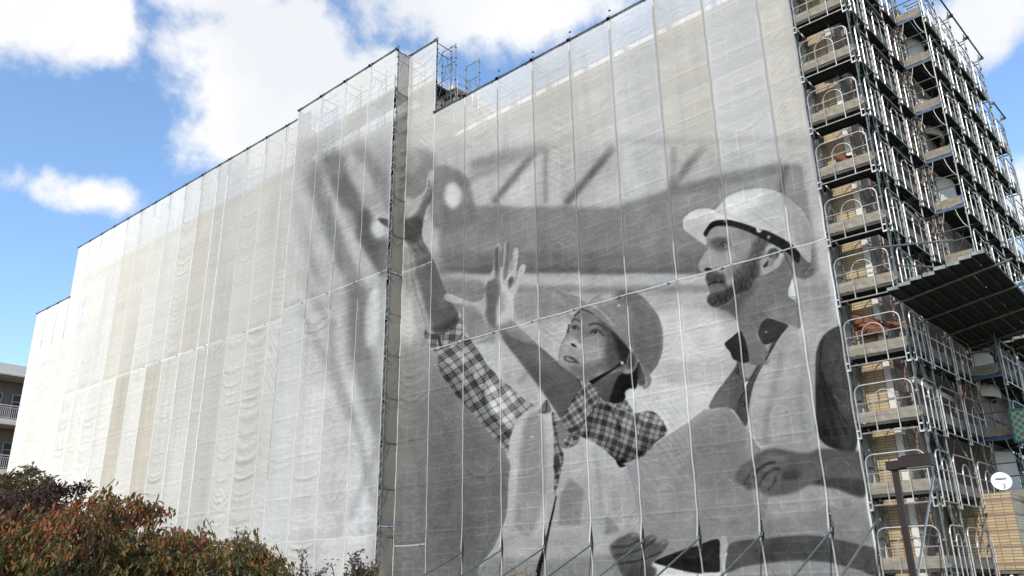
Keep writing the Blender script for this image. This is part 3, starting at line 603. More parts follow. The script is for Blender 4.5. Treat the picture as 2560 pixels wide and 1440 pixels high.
    A.line([(490, 606), (516, 580), (562, 573), (602, 602), (628, 632)], 3.4, 40, .85, 1.2); A.line([(500, 610), (545, 626), (605, 622)], 1.6, 80, .8)
    A.line([(318, 480), (350, 456), (405, 480)], 4, 60, .8, 1.4, taper=[.6, 1.2, .5]); A.line([(478, 525), (540, 508), (600, 530), (640, 565)], 4.5, 58, .85, 1.4, taper=[.9, 1.2, .8, .3])
    # mouth
    A.f([(243, 826), (268, 808), (290, 818), (312, 816), (355, 845), (396, 882), (340, 876), (290, 864), (255, 848)], 80, .95, 1.5)
    A.f([(262, 832), (285, 832), (325, 853), (345, 866), (318, 864), (278, 850)], 165, .9, 1)
    A.f([(262, 858), (300, 874), (392, 886), (350, 905), (290, 895)], 138, .8, 1.5); A.line([(250, 850), (300, 872), (395, 886)], 1.8, 50, .8)
    A.f([(290, 910), (360, 915), (330, 940)], 100, .6, 3)
    A.clip(None)
    A.line([(290, 508), (284, 560), (275, 592)], 3, 40, .9, .8); A.line([(292, 510), (312, 520)], 2, 50, .9); A.dot(283, 570, 12, 16, 40, .9); A.dot(283, 570, 5, 8, 150, .9)
    # ear, strap
    A.f([(850, 800), (885, 780), (935, 820), (955, 880), (920, 960), (870, 998), (812, 990), (800, 960), (838, 900)], 112, 1, 1.2)
    A.f([(862, 830), (900, 820), (925, 870), (900, 930), (860, 930)], 66, .9, 3); A.f([(830, 960), (900, 965), (860, 996), (820, 988)], 150, .8, 2)
    A.f([(470, 1078), (560, 1030), (700, 950), (790, 880), (832, 868), (838, 900), (780, 925), (640, 1020), (515, 1102)], 34, 1, .8)
    A.line([(770, 860), (830, 830), (890, 780), (930, 830)], 2.4, 30, 1, .7); A.line([(790, 855), (840, 862), (850, 800)], 2, 34, 1, .7)
    A.dot(804, 894, 19, 17, 150, 1); A.dot(800, 890, 10, 9, 205, .9)
    # helmet
    hm = A.mask([(214, 226), (240, 214), (300, 226), (400, 262), (470, 292), (530, 235), (620, 194), (740, 170), (850, 172), (930, 192), (1015, 250), (1095, 340), (1160, 430), (1196, 540), (1207, 680), (1190, 800), (1145, 915), (1080, 1000), (1092, 1035), (1086, 1095), (1050, 1130), (1005, 1128), (1035, 1060), (1000, 940), (955, 850), (900, 785), (850, 732), (780, 660), (700, 570), (600, 480), (520, 420), (440, 372), (400, 372), (350, 420), (320, 465), (280, 385), (250, 310)], .9)
    A.put(hm, 130, 1); A.clip(hm)
    A.f([(214, 220), (400, 262), (440, 330), (400, 372), (320, 460), (260, 330)], 142, .8, 5); A.f([(290, 380), (370, 370), (330, 440)], 172, .7, 3)
    A.f([(470, 300), (540, 235), (740, 172), (735, 260), (600, 300), (500, 340)], 158, .8, 6)
    A.f([(740, 190), (860, 170), (1000, 250), (860, 300), (760, 310)], 100, .7, 4)
    A.f([(880, 320), (1080, 350), (1190, 540), (1190, 800), (1060, 980), (900, 760)], 106, .8, 14)
    A.f([(560, 330), (700, 300), (860, 360), (870, 600), (720, 520)], 128, .8, 7)
    A.line([(450, 300), (560, 360), (650, 440), (720, 530)], 4, 172, .85, 1.6); A.line([(720, 530), (760, 480), (870, 420)], 4, 150, .6, 2.5)
    A.line([(760, 340), (780, 325)], 5, 190, .9, 1); A.line([(420, 375), (520, 420), (640, 505), (760, 630), (860, 735)], 2, 60, .8, 1)
    A.line([(880, 300), (960, 290), (1060, 320)], 1.5, 150, .6, 1); A.line([(1105, 360), (1170, 460), (1200, 600), (1185, 800)], 2, 140, .5, 1.2)
    A.f([(850, 735), (900, 740), (905, 780), (870, 785)], 160, .9, 1.2); A.line([(905, 780), (960, 850), (1020, 980), (1045, 1090)], 3, 140, .8, 1.2)
    A.dot(1040, 1080, 12, 26, 165, .8, 1.5); A.line([(1040, 900), (1100, 960), (1075, 1060)], 3, 80, .6, 2)
    A.clip(None)
    A.line([(345, 425), (400, 378), (430, 374), (530, 420)], 3, 36, .9, .9)
    # ---- plaid sleeves and shoulders
    A.z(1350, 680, 3.892)
    A.f([(640, 1270), (760, 1290), (830, 1240), (870, 1160), (900, 1180), (930, 1340), (800, 1400), (700, 1380)], plaid(.5, 30, 150, 1), 1, 1)
    A.f([(830, 1180), (910, 1150), (930, 1340), (880, 1320)], 196, .95, 1.5)
    A.z(1000, 780, 2.181)
    sl = A.mask([(960, 345), (1020, 380), (1082, 425), (1096, 480), (1140, 508), (1220, 540), (1290, 552), (1370, 540), (1428, 578), (1460, 660), (1400, 712), (1350, 770), (1300, 800), (1215, 830), (1180, 812), (1110, 752), (1040, 702), (980, 672), (930, 652), (878, 580), (905, 552), (950, 470), (988, 400)], .9)
    A.put(sl, plaid(.30, 37, 140, 4, 2, .0009, (1500, 1040)), 1); A.clip(sl)
    A.f([(1096, 480), (1140, 505), (1080, 600), (1040, 700), (1000, 690), (1060, 590)], lambda x, y: -26+0*x, 1, 2.5, mode='+')
    A.f([(1100, 700), (1200, 760), (1300, 740), (1420, 690), (1300, 810), (1210, 840)], lambda x, y: -34+0*x, 1, 5, mode='+')
    A.f([(1200, 560), (1380, 545), (1450, 620), (1250, 620)], lambda x, y: 14+0*x, 1, 5, mode='+')
    A.line([(1140, 520), (1200, 640), (1190, 800)], 5, -40, 1, 2, mode='+'); A.line([(1290, 560), (1330, 640), (1300, 780)], 5, -36, 1, 2.5, mode='+')
    A.clip(None)
    A.f([(962, 345), (1020, 378), (1082, 425), (1092, 478), (1040, 560), (975, 640), (940, 655), (880, 580), (905, 552), (952, 470), (988, 400)], plaid(.98, 31, 148, 1.5, 5), 1, .9)
    A.line([(962, 345), (990, 400), (952, 472), (905, 555), (880, 578)], 2, 50, .8, .8); A.line([(1092, 478), (1040, 560), (975, 645)], 3, 60, .7, 1.2)
    A.f([(1180, 810), (1215, 832), (1235, 840), (1200, 850)], 34, 1, 1)
    A.dot(942, 640, 22, 14, 50, .7, 2)
    # first sleeve
    s1 = A.mask([(138, 96), (165, 120), (230, 118), (290, 85), (322, 40), (325, -10), (350, 60), (372, 120), (430, 210), (480, 290), (560, 370), (640, 430), (690, 478), (735, 512), (690, 545), (640, 600), (605, 700), (600, 765), (560, 740), (480, 645), (400, 552), (330, 480), (270, 400), (215, 320), (205, 250), (165, 190), (140, 130)], .9)
    A.put(s1, plaid(.92, 50, 160, 5, 1, .0003, (1120, 920)), 1); A.clip(s1)
    A.f([(200, 260), (330, 480), (480, 640), (600, 765), (560, 640), (400, 460), (280, 300)], lambda x, y: -30+0*x, 1, 8, mode='+')
    A.f([(500, 400), (600, 430), (640, 560), (560, 620), (480, 520)], lambda x, y: 34+0*x, 1, 5, mode='+')
    for p in ([(470, 300), (460, 480), (560, 640)], [(560, 370), (540, 520), (600, 700)], [(380, 250), (420, 400), (520, 480)]): A.line(p, 4, -34, 1, 2.2, mode='+')
    A.clip(None)
    A.f([(138, 96), (165, 120), (230, 118), (290, 85), (324, 30), (352, 62), (350, 110), (300, 165), (230, 205), (200, 215), (165, 190), (140, 130)], plaid(.1, 44, 155, 1, 4), 1, .9)
    A.line([(140, 98), (168, 122), (232, 120), (292, 88), (326, 36)], 2.6, 60, .8, .9); A.line([(200, 215), (300, 168), (352, 110)], 2.4, 60, .7, 1)
    A.line([(212, 130), (228, 200)], 7, 52, .8, 1)
    # ---- left hand holding the paper
    A.z(1450, 850, 2.441)
    A.f([(188, 1255), (225, 1222), (310, 1182), (358, 1190), (372, 1212), (440, 1190), (468, 1212), (460, 1240), (518, 1215), (540, 1240), (500, 1300), (440, 1370), (470, 1400), (440, 1470), (290, 1470), (230, 1380), (190, 1300)], 98, .95, 2.5)
    for p in ([(200, 1270), (300, 1260), (372, 1215)], [(215, 1320), (350, 1290), (465, 1215)], [(240, 1370), (360, 1350), (500, 1290)]): A.line(p, 4, 52, .8, 1.6)
    for x, y in ((335, 1195), (445, 1208), (515, 1235)): A.dot(x, y, 22, 10, 140, .8, 2, -.3)
    A.f([(290, 1400), (430, 1380), (430, 1460), (300, 1460)], 74, .6, 6)

    # ---- softer modelling: folds, planes of the faces, finger joints
    def clipto(z, m): A.z(*z); A.clip(m)
    A.z(1450, 850, 2.441); A.clip(body)                        # jacket of the man
    for p, w, g, a, b in [([(1240, 60), (1200, 260), (1150, 480), (1140, 640)], 26, 132, .55, 7), ([(1290, 40), (1270, 260), (1230, 520), (1200, 640)], 14, 176, .5, 6), ([(1390, 80), (1350, 300), (1370, 560), (1400, 660)], 20, 134, .5, 7),
                          ([(1130, 300), (1190, 380), (1180, 520)], 10, 176, .45, 5), ([(1120, 990), (1160, 1080), (1150, 1200)], 12, 120, .55, 6), ([(1240, 1000), (1330, 1120), (1450, 1190)], 10, 170, .5, 5), ([(1400, 940), (1480, 1060), (1600, 1180)], 12, 122, .5, 6), ([(1560, 960), (1640, 1080), (1720, 1200)], 10, 168, .5, 5)]:
        A.line(p, w/2, g, a, b)
    A.clip(slv)
    for p, w, g, a, b in [([(1560, 20), (1620, 180), (1640, 420)], 10, 108, .6, 4), ([(1520, 260), (1560, 420), (1640, 600)], 8, 34, .8, 3), ([(1460, 300), (1500, 460), (1560, 620)], 9, 86, .6, 4), ([(1590, 90), (1540, 200), (1600, 380)], 6, 40, .6, 3), ([(1450, 80), (1446, 260)], 6, 96, .6, 3)]: A.line(p, w/2, g, a, b)
    A.clip(hd)
    for x, y, rx, ry, g in [(1090, 770, 26, 9, 122), (1130, 740, 30, 10, 128), (1060, 820, 14, 22, 112), (1020, 870, 10, 20, 108), (1120, 870, 14, 20, 116), (1170, 890, 16, 18, 110), (1260, 720, 50, 12, 122), (1560, 740, 60, 14, 116)]: A.dot(x, y, rx, ry, g, .6, 3, -.5)
    A.clip(pap)
    A.f([(300, 760), (520, 600), (560, 900), (330, 1100)], 150, .4, 22); A.line([(680, 500), (700, 900), (730, 1250)], 5, 120, .5, 4); A.line([(420, 700), (470, 1000), (500, 1300)], 5, 150, .4, 5)
    A.z(1650, 450, 3.2); A.clip(face)                          # planes of the man's face
    A.f([(400, 500), (430, 540), (470, 580), (440, 650), (400, 620), (370, 600)], 158, .5, 5); A.f([(560, 470), (680, 460), (720, 560), (640, 600), (570, 560)], 146, .6, 9)
    A.f([(540, 690), (600, 640), (660, 640), (620, 720), (570, 800)], 118, .6, 8); A.f([(430, 395), (560, 385), (680, 430), (560, 430), (440, 440)], 158, .5, 6)
    for k in range(3): A.line([(440, 410+k*15), (520, 402+k*15), (600, 418+k*15)], 1.2, 116, .5, .9)
    A.line([(470, 710), (500, 740), (520, 800)], 3, 96, .6, 2); A.f([(320, 660), (345, 650), (350, 690), (325, 700)], 172, .6, 3)
    A.f([(385, 905), (430, 915), (460, 950), (420, 960), (388, 940)], 100, .5, 4)
    A.clip(None)
    A.f([(700, 960), (820, 900), (900, 960), (840, 1080), (700, 1040)], 108, .45, 12); A.line([(800, 760), (860, 860), (900, 980)], 5, 100, .6, 4); A.line([(960, 760), (1000, 840), (1010, 960)], 6, 132, .5, 5)
    A.f([(560, 150), (700, 110), (820, 110), (760, 200), (600, 260)], 206, .5, 9) if False else None
    A.clip(hat); A.f([(520, 190), (680, 110), (820, 100), (760, 200), (620, 260)], 206, .55, 9); A.f([(240, 280), (330, 250), (420, 262), (340, 310)], 208, .5, 5); A.line([(660, 110), (760, 230), (860, 380)], 4, 178, .5, 3); A.line([(560, 140), (640, 230), (700, 330)], 3, 184, .5, 2.5)
    A.clip(None)
    A.z(1000, 780, 2.181); A.clip(vest)                        # vest folds
    for p, w, g, a, b in [([(640, 620), (620, 800), (600, 1000), (560, 1200)], 12, 188, .5, 5), ([(720, 560), (700, 700), (690, 900), (660, 1080)], 8, 126, .5, 4), ([(800, 700), (806, 900), (800, 1100), (780, 1250)], 10, 182, .5, 5), ([(980, 740), (960, 860), (900, 960)], 8, 186, .5, 4),
                          ([(1060, 740), (1080, 900), (1100, 1080)], 14, 138, .5, 7), ([(1160, 880), (1150, 1060), (1180, 1260)], 12, 178, .45, 6), ([(1240, 880), (1260, 1100), (1250, 1300)], 12, 138, .5, 6), ([(560, 1240), (700, 1230), (800, 1300)], 7, 138, .5, 4), ([(860, 1250), (1000, 1270), (1160, 1260)], 7, 140, .5, 4), ([(640, 1000), (690, 1100), (680, 1250)], 8, 172, .5, 5)]:
        A.line(p, w/2, g, a, b)
    A.z(900, 400, 2.88); A.clip(arm)                           # forearms and hands
    A.f([(520, 720), (560, 830), (640, 1000), (600, 1100), (520, 900)], 124, .5, 9); A.line([(470, 620), (510, 760), (560, 960), (610, 1120)], 6, 88, .6, 6)
    A.f([(360, 330), (400, 300), (450, 250), (440, 330), (400, 390), (360, 410)], 178, .6, 4); A.line([(486, 130), (484, 200), (455, 262)], 3, 188, .6, 1.5); A.line([(536, 165), (520, 240), (492, 320)], 2.4, 88, .8, 1.2)
    A.line([(330, 445), (380, 470), (420, 520)], 3, 110, .6, 2); A.line([(230, 455), (300, 480), (360, 520)], 4, 104, .6, 3)
    A.clip(hand)
    for p in ([(1020, 870), (1060, 900), (1100, 960)], [(1000, 940), (1050, 980), (1090, 1050)], [(1130, 820), (1110, 880), (1096, 920)]): A.line(p, 2.4, 138, .6, 1.6)
    for x, y in ((990, 690), (1052, 690), (1120, 720), (1168, 800)): A.dot(x, y, 9, 4, 128, .5, 1.5, .2)
    A.f([(1040, 900), (1100, 940), (1110, 1040), (1060, 1100), (1030, 1000)], 186, .4, 6); A.f([(1240, 1290), (1330, 1380), (1400, 1480), (1360, 1520), (1200, 1340)], 122, .4, 8)
    A.clip(wf); A.z(1350, 680, 3.892)                          # woman's face
    A.f([(420, 600), (470, 640), (560, 650), (640, 640), (560, 720), (440, 720)], 150, .5, 9); A.f([(300, 560), (340, 580), (330, 640), (290, 660)], 150, .5, 4)
    A.f([(360, 400), (460, 395), (560, 460), (460, 470), (380, 440)], 108, .5, 6); A.f([(280, 760), (340, 750), (380, 800), (330, 812), (270, 800)], 142, .5, 4); A.line([(415, 745), (440, 790), (430, 850)], 3, 112, .5, 3); A.f([(250, 880), (310, 905), (340, 940), (280, 940)], 152, .5, 5)
    A.f([(560, 900), (700, 860), (780, 900), (640, 980)], 96, .5, 8)
    A.clip(hm)
    A.line([(540, 240), (640, 330), (740, 460), (800, 600)], 6, 148, .5, 4); A.line([(700, 180), (820, 280), (900, 420), (960, 600)], 6, 142, .45, 4); A.line([(880, 190), (1000, 320), (1080, 500), (1100, 700)], 6, 126, .5, 5)
    A.f([(600, 210), (700, 190), (700, 250), (620, 280)], 176, .5, 5); A.f([(480, 400), (560, 400), (700, 520), (640, 520)], 150, .5, 4)
    A.clip(None)
    fig = gblur(np.clip(vnoise(AH, AW, 46, 77, 30, 3)*1.0, -1, 1), 2)*9+vnoise(AH, AW, 5, 55, 5)*4
    A.G += fig
    # coverage of the print: fades out towards the upper and left edges
    cov = np.zeros((AH, AW))
    yy, xx = np.mgrid[0:AH, 0:AW]; X = xx+AX0; Y = yy+AY0
    A.G -= 6*np.clip((Y-800)/500, 0, 1)*np.clip((X-950)/150, 0, 1)
    top = np.clip((Y-(300+.0*(X-1100)))/110, 0, 1); lef = np.clip((X-(690+.0*Y))/110, 0, 1)
    cov = (top*top*(3-2*top))*(lef*lef*(3-2*lef))
    grain = vnoise(AH, AW, 2, 5)*3
    A.G += grain
    return A.G, cov
# ---------------------------------------------------------------- levels shared by the scaffolds
H = 1.725; Z0 = 10.3356
LV = [Z0+H*k for k in range(-5, 8)]                  # bottom-rail heights: 1.71 ... 22.41
ARTG, ARTC = make_art()

# layout of the print on the wall: camera position and axes again, projecting the image-pixel artwork onto the sheets
CAM_P = np.array((7.1801, -21.1186, 1.6)); CAM_R, SU, SF = basis(-.7201, .3527, -.0153); CAM_FX = 2069.1
def art_px(P):  # image pixel at which the camera sees a world point
    d = P-CAM_P; z = d@SF
    return 1280+CAM_FX*(d@CAM_R)/z, 720-CAM_FX*(d@SU)/z
def art_at(P):                                        # printed tone and coverage at points of a sheet's flat plane
    u, v = art_px(P); u = u-AX0; v = v-AY0
    ins = (u >= 0) & (u < AW-1) & (v >= 0) & (v < AH-1)
    u = np.clip(u, 0, AW-2); v = np.clip(v, 0, AH-2)
    iu = u.astype(int); iv = v.astype(int); fu = u-iu; fv = v-iv
    def s(A): return (A[iv, iu]*(1-fu)+A[iv, iu+1]*fu)*(1-fv)+(A[iv+1, iu]*(1-fu)+A[iv+1, iu+1]*fu)*fv
    g = s(ARTG); c = s(ARTC)*ins
    return g, c
def lin(g):
    g = np.clip(g/255., 0, 1); return np.where(g < .04045, g/12.92, ((g+.055)/1.055)**2.4)
def noise1(x, seed):
    i = np.floor(x).astype(int); f = x-i; f = f*f*(3-2*f)
    def h(k): return np.modf(np.abs(np.sin(k*127.1+seed*311.7)*43758.5453))[0]
    return h(i)*(1-f)+h(i+1)*f
def noise2(x, y, seed):
    ix = np.floor(x).astype(int); iy = np.floor(y).astype(int); fx = x-ix; fy = y-iy; fx = fx*fx*(3-2*fx); fy = fy*fy*(3-2*fy)
    def h(a, b): return np.modf(np.abs(np.sin(a*127.1+b*269.5+seed*74.7)*43758.5453))[0]
    return (h(ix, iy)*(1-fx)+h(ix+1, iy)*fx)*(1-fy)+(h(ix, iy+1)*(1-fx)+h(ix+1, iy+1)*fx)*fy
def sdrr(x, z, x0, x1, z0, z1, r):
    cx, cz = (x0+x1)/2, (z0+z1)/2; qx = np.abs(x-cx)-(x1-x0)/2+r; qz = np.abs(z-cz)-(z1-z0)/2+r
    return np.abs(np.minimum(np.maximum(qx, qz), 0)+np.hypot(np.maximum(qx, 0), np.maximum(qz, 0))-r)

def sheet(parent, O, d, nrm, w, z0, z1, res, tint, alpha, seed, printed=True, folds=1.0, gaps=(0, 0), levels=LV, tie=True, rails=True):
    """one netting sheet: O foot point of its left edge, d direction along the wall, nrm outward"""
    rg = np.random.default_rng(seed)
    ns = max(int(w/res), 6)+1; nz = int((z1-z0)/res)+1
    s1 = np.linspace(0, w, ns); zz1 = np.linspace(z0, z1, nz)
    s, z = np.meshgrid(s1, zz1); t = s/w; edge = np.sqrt(np.clip(4*t*(1-t), 0, 1)); bow = 4*t*(1-t)
    zc = z-z0
    sag = .18+.35*rg.random()
    v = z+sag*bow*(.6+.8*noise1(z*.7, seed+9))
    A1 = np.clip(noise1(z*.55, seed)*1.5-.35, .08, 1); A2 = noise2(s*1.1, z*.6, seed+3)
    f1 = 1-np.abs(2*noise1(v/.34, seed+1)-1); f2 = 1-np.abs(2*noise1(v/.13+3*A2, seed+2)-1)
    diag = 1-np.abs(2*noise1((z+(s if rg.random() < .5 else w-s)*rg.uniform(.7, 1.6))/.22, seed+5)-1)
    am = .010+.055*rg.random()**1.8
    f3 = 1-np.abs(2*noise2((s+.3*z)/1.1, (z+.10*bow+.06*noise1(s/.3, seed+17))/.085, seed+19)-1)
    D = edge*folds*(am*A1*f1**2+.012*A2*f2**2+.03*diag**3*np.clip(noise2(s*.9, z*.35, seed+7)*2-.9, 0, 1)+.009*f3**3*noise2(s*.8, z*.5, seed+23))
    D += edge*folds*(.010*noise2(s/.22, z/.08, seed+11)+.004*noise2(s/.07, z/.03, seed+12))
    D += .05*folds*bow*(noise1(z*.3, seed+13)-.35)
    D += folds*edge*.022*np.sin((s*1.0+.25*noise1(z*.5, seed+61))*2*np.pi/(.45+.3*rg.random())+seed)*np.clip(noise1(z*.28+7, seed+62)*2-.9, 0, 1)
    # folds gathering at the bottom corners
    for c0, cz, k in ((0, z0, 1), (w, z0, -1), (0, z1, 1), (w, z1, -1)):
        dx = (s-c0)*k; dz = np.abs(z-cz); a = np.arctan2(dz, dx+1e-3); rr = np.hypot(dx, dz)
        D += folds*.02*np.exp(-rr/.7)*np.clip(rr/.1, 0, 1)*(1-np.abs(2*noise1(a*6.5, seed+21)-1))**2
    press = np.zeros_like(s)
    if rails:
        for zl in levels:
            if zl+1.2 < z0 or zl > z1+.2: continue
            m = 0*s+9
            m = np.minimum(m, sdrr(s, z, .10, w-.10, zl, zl+1.2, .2))
            hw = .27 if w > 1.4 else .16
            m = np.minimum(m, sdrr(s, z, w/2-hw, w/2+hw, zl-.6, zl+1.02, hw)*1.0+(z < zl)*1)
            m = np.minimum(m, np.abs(z-zl-.74)+(np.abs(s-w/2) > w/2-.1)*1)
            press = np.maximum(press, np.clip(1-m/.028, 0, 1)*(.55+.45*noise2(s*2, z*2, seed+31)))
            dk = np.exp(-((z-zl-.24)/.03)**2); D += .012*folds*dk; press = np.maximum(press, .35*dk)
    D *= np.clip(np.minimum(z-z0, z1-z)/.22, 0, 1)
    D += .006*press
    x_off = np.zeros_like(s)
    gz = 2.86
    for side, amp in ((0, gaps[0]), (1, gaps[1])):
        if amp:
            g = amp*np.clip(1-np.abs(z-gz-.15)/.62, 0, 1)**1.0
            x_off += g*(1-t)**2*(1 if side == 0 else 0)-g*t**2*(1 if side == 1 else 0)
    ss = s+x_off+edge*0
    flat = np.array([O[0], O[1], 0])+ss[..., None]*np.array([d[0], d[1], 0])+z[..., None]*np.array([0, 0, 1])
    P = flat+D[..., None]*np.array([nrm[0], nrm[1], 0])
    base = np.array(tint)[None, None]*np.ones(s.shape)[..., None]
    dirt = .93+.14*noise2(s*.8, z*.25, seed+41); base = base*dirt[..., None]
    base = base*(1-.11*np.clip(noise2(s*5.5, z*.22, seed+43)*1.6-.75, 0, 1)*np.clip(noise2(s*.9, z*.5, seed+44)*2-.6, 0, 1))[..., None]
    base = base*(1+.20*(press*(.35+.9*noise2(s*.7, z*.4, seed+51)))[..., None])  # rails showing pale through back-lit cloth, painted into its colour
    if printed:
        g, c = art_at(flat.reshape(-1, 3)+np.array([rg.normal()*.012, 0, rg.normal()*.016])); g = g.reshape(s.shape); c = c.reshape(s.shape)
        f = (lin(g)/lin(np.array(198.)))**1.3; gray = base.mean(-1, keepdims=True)
        col = base*(1-c[..., None]*.55)+gray*c[..., None]*.55
        base = col*(1-c+c*f)[..., None]
        base = base*(1+.28*(press*c*(1-np.clip(f, 0, 1)))[..., None])  # same painted show-through, stronger where the print is dark
        al = alpha+(1-alpha)*.55*c
    else: al = np.full(s.shape, alpha)
    al = np.clip(al+.10*press*0, 0, 1)
    me = bpy.data.meshes.new('netting_sheet')
    nv = ns*nz; me.vertices.add(nv); me.vertices.foreach_set('co', P.reshape(-1).astype(np.float32))
    q = (np.arange(nz-1)[:, None]*ns+np.arange(ns-1)[None]).reshape(-1)
    idx = np.stack([q, q+1, q+ns+1, q+ns], 1).astype(np.int32); nf = len(idx)
    me.loops.add(nf*4); me.loops.foreach_set('vertex_index', idx.reshape(-1))
    me.polygons.add(nf); me.polygons.foreach_set('loop_start', np.arange(0, nf*4, 4, dtype=np.int32))
    try: me.polygons.foreach_set('loop_total', np.full(nf, 4, dtype=np.int32))
    except Exception: pass
    me.update(); me.polygons.foreach_set('use_smooth', np.ones(nf, bool))
    ca = me.color_attributes.new('dye', 'FLOAT_COLOR', 'POINT')
    ca.data.foreach_set('color', np.concatenate([np.clip(base, 0, .92), al[..., None]], -1).reshape(-1).astype(np.float32))
    me.materials.append(M_['net'])
    o = put('netting_sheet', me, parent)
    # bright eyelet tape down the right edge and along the top edge
    mb = MB(); n = nrm
    def at(s_, z_, off): return (O[0]+d[0]*s_+n[0]*off, O[1]+d[1]*s_+n[1]*off, z_)
    K = max(int((z1-z0)/.12), 2); hw = .021
    vs = []; fs = []
    zs = np.linspace(z0, z1, K+1)
    for k, zk in enumerate(zs):
        gp = gaps[1]*max(0, 1-abs(zk-gz-.15)/.62)**1.0
        j = .008*math.sin(zk*5+seed)
        for a, b in ((-hw-gp+j, .012), (-gp*.8+hw+j, .016)): vs.append(at(w+a, zk, b+.004))
        for a, b in ((-hw-gp+j, .004), (-gp*.8+hw+j, .006)): vs.append(at(w+a, zk, b))
    for k in range(K):
        a = 4*k; fs += [(a, a+1, a+5, a+4), (a+2, a+6, a+7, a+3), (a, a+4, a+6, a+2), (a+1, a+3, a+7, a+5)]
    mb.add(vs, fs)
    sto = mb.build('seam_tape', M_['net'], o)
    vv = np.array(mb.v); eye = np.repeat((.5+.5*(np.sin(zs*52) > -.75)), 4)
    tcol = np.ones((len(vv), 4)); tcol[:, :3] = (.66 if printed else .86)*eye[:, None]
    if printed:
        g, c = art_at(vv); f = (lin(g)/lin(np.array(196.)))**1.1; tcol[:, :3] *= (.42+.58*(1-c+c*f))[:, None]
    tcol[:, 3] = .97
    ca = sto.data.color_attributes.new('dye', 'FLOAT_COLOR', 'POINT'); ca.data.foreach_set('color', tcol.reshape(-1).astype(np.float32))
    if tie:
        tb = MB()
        for q_ in (0.0,):
            x = w-.30
            m = MB(); pts = [at(x, z1-.05, .035), at(x+.22, z1-.035, .04)]
            tb.tube([at(x-.02, z1-.045, .04), at(x+.06, z1-.04, .04)], .02, 5)
        tb.build('blue_tie', M_['blu_tie'], o)
    if z1 < 20 or True:
        hb = MB(); K = 24; vs = []; fs = []
        for k in range(K+1):
            sk = w*k/K
            dz = -.02*math.sin(math.pi*k/K)+.004*math.sin(k*2.3+seed)
            vs += [at(sk, z1-.03+dz, .014), at(sk, z1+.012+dz, .014), at(sk, z1-.03+dz, .004), at(sk, z1+.012+dz, .004)]
        for k in range(K): a = 4*k; fs += [(a, a+4, a+5, a+1), (a+2, a+3, a+7, a+6), (a+1, a+5, a+7, a+3), (a, a+2, a+6, a+4)]
        hb.add(vs, fs); ho = hb.build('hem_tape', M_['net'], o)
        vv = np.array(hb.v); tcol = np.ones((len(vv), 4)); tcol[:, :3] = (.56 if printed else .78)
        if printed:
            g, c = art_at(vv); f = (lin(g)/lin(np.array(196.)))**1.1; tcol[:, :3] *= (.55+.45*(1-c+c*f))[:, None]
        tcol[:, 3] = .97
        ca = ho.data.color_attributes.new('dye', 'FLOAT_COLOR', 'POINT'); ca.data.foreach_set('color', tcol.reshape(-1).astype(np.float32))
    return o

# ---------------------------------------------------------------- scaffold kit (local x along, y inward, z up)
def arc(cx, cz, r, a0, a1, n, y=0):
    return [(cx+r*math.cos(a0+(a1-a0)*k/n), y, cz+r*math.sin(a0+(a1-a0)*k/n)) for k in range(n+1)]
def guard_mesh(w, detail=True):
    mb = MB(); r = .019; x0, x1 = .09, w-.09; R0 = .2; T = 1.2; PI = math.pi; n = 6 if detail else 5; y = -.03
    mb.tube([(x0, y, -.12), (x0, y, T-R0)]+arc(x0+R0, T-R0, R0, PI, PI/2, 5, y)+arc(x1-R0, T-R0, R0, PI/2, 0, 5, y)+[(x1, y, -.12)], r, n)
    mb.tube([(x0, y, 0), (x1, y, 0)], r, n); mb.tube([(x0, y, .74), (x1, y, .74)], r*.85, n)
    hw = .27 if w > 1.4 else .16
    mb.tube([(w/2-hw, y, 0), (w/2-hw, y, 1.02-hw)]+arc(w/2, 1.02-hw, hw, PI, 0, 10, y)[1:-1]+[(w/2+hw, y, 1.02-hw), (w/2+hw, y, 0)], r*.85, n)
    for x, q in ((x0, -1), (x1, 1)):
        mb.box(min(x, x+q*.1), max(x, x+q*.1), y-.02, y+.035, -.125, -.085); mb.box(min(x, x+q*.09), max(x, x+q*.09), y-.015, y+.03, .06, .10)
    return mb
def deck_mesh(w, depth=.9):
    mb = MB(); n = 2; y0 = .06
    for k in range(n):
        a = y0+(depth-.1)*k/n; b = y0+(depth-.1)*(k+1)/n-.03
        mb.box(.03, w-.03, a, b, .23, .262)
        mb.box(.03, w-.03, a, a+.03, .19, .23); mb.box(.03, w-.03, b-.03, b, .19, .23)
        for q in range(4): x = w*(q+.5)/4; mb.box(x-.02, x+.02, a+.032, b-.032, .20, .228)
    return mb
def frame_mesh(zb, zt, depth, levels):
    mb = MB(); r = .0235
    mb.tube([(0, .02, zb), (0, .02, zt)], r); mb.tube([(0, depth, zb), (0, depth, zt)], r)
    mb.tube([(0, .02, zt-.08), (0, depth, zt-.08)], .021, 6)
    for z in levels:
        if z+.2 > zt or z < zb: continue
        mb.tube([(0, .02, z+.16), (0, depth, z+.16)], .021, 6)
        mb.tube([(0, .30, z+.16), (0, .26, z-.05), (0, .16, z-.35), (0, .05, z-.52)], .014, 5)
        mb.tube([(0, depth-.28, z+.16), (0, depth-.24, z-.05), (0, depth-.14, z-.35), (0, depth-.03, z-.52)], .014, 5)
        for y in (.02, depth):
            mb.box(-.035, .035, y-.04, y+.04, z+.28, z+.36); mb.box(-.03, .055, y-.03, y+.03, z-.10, z-.04)
            mb.box(-.05, .03, y-.03, y+.03, z+.85, z+.90)
    return mb
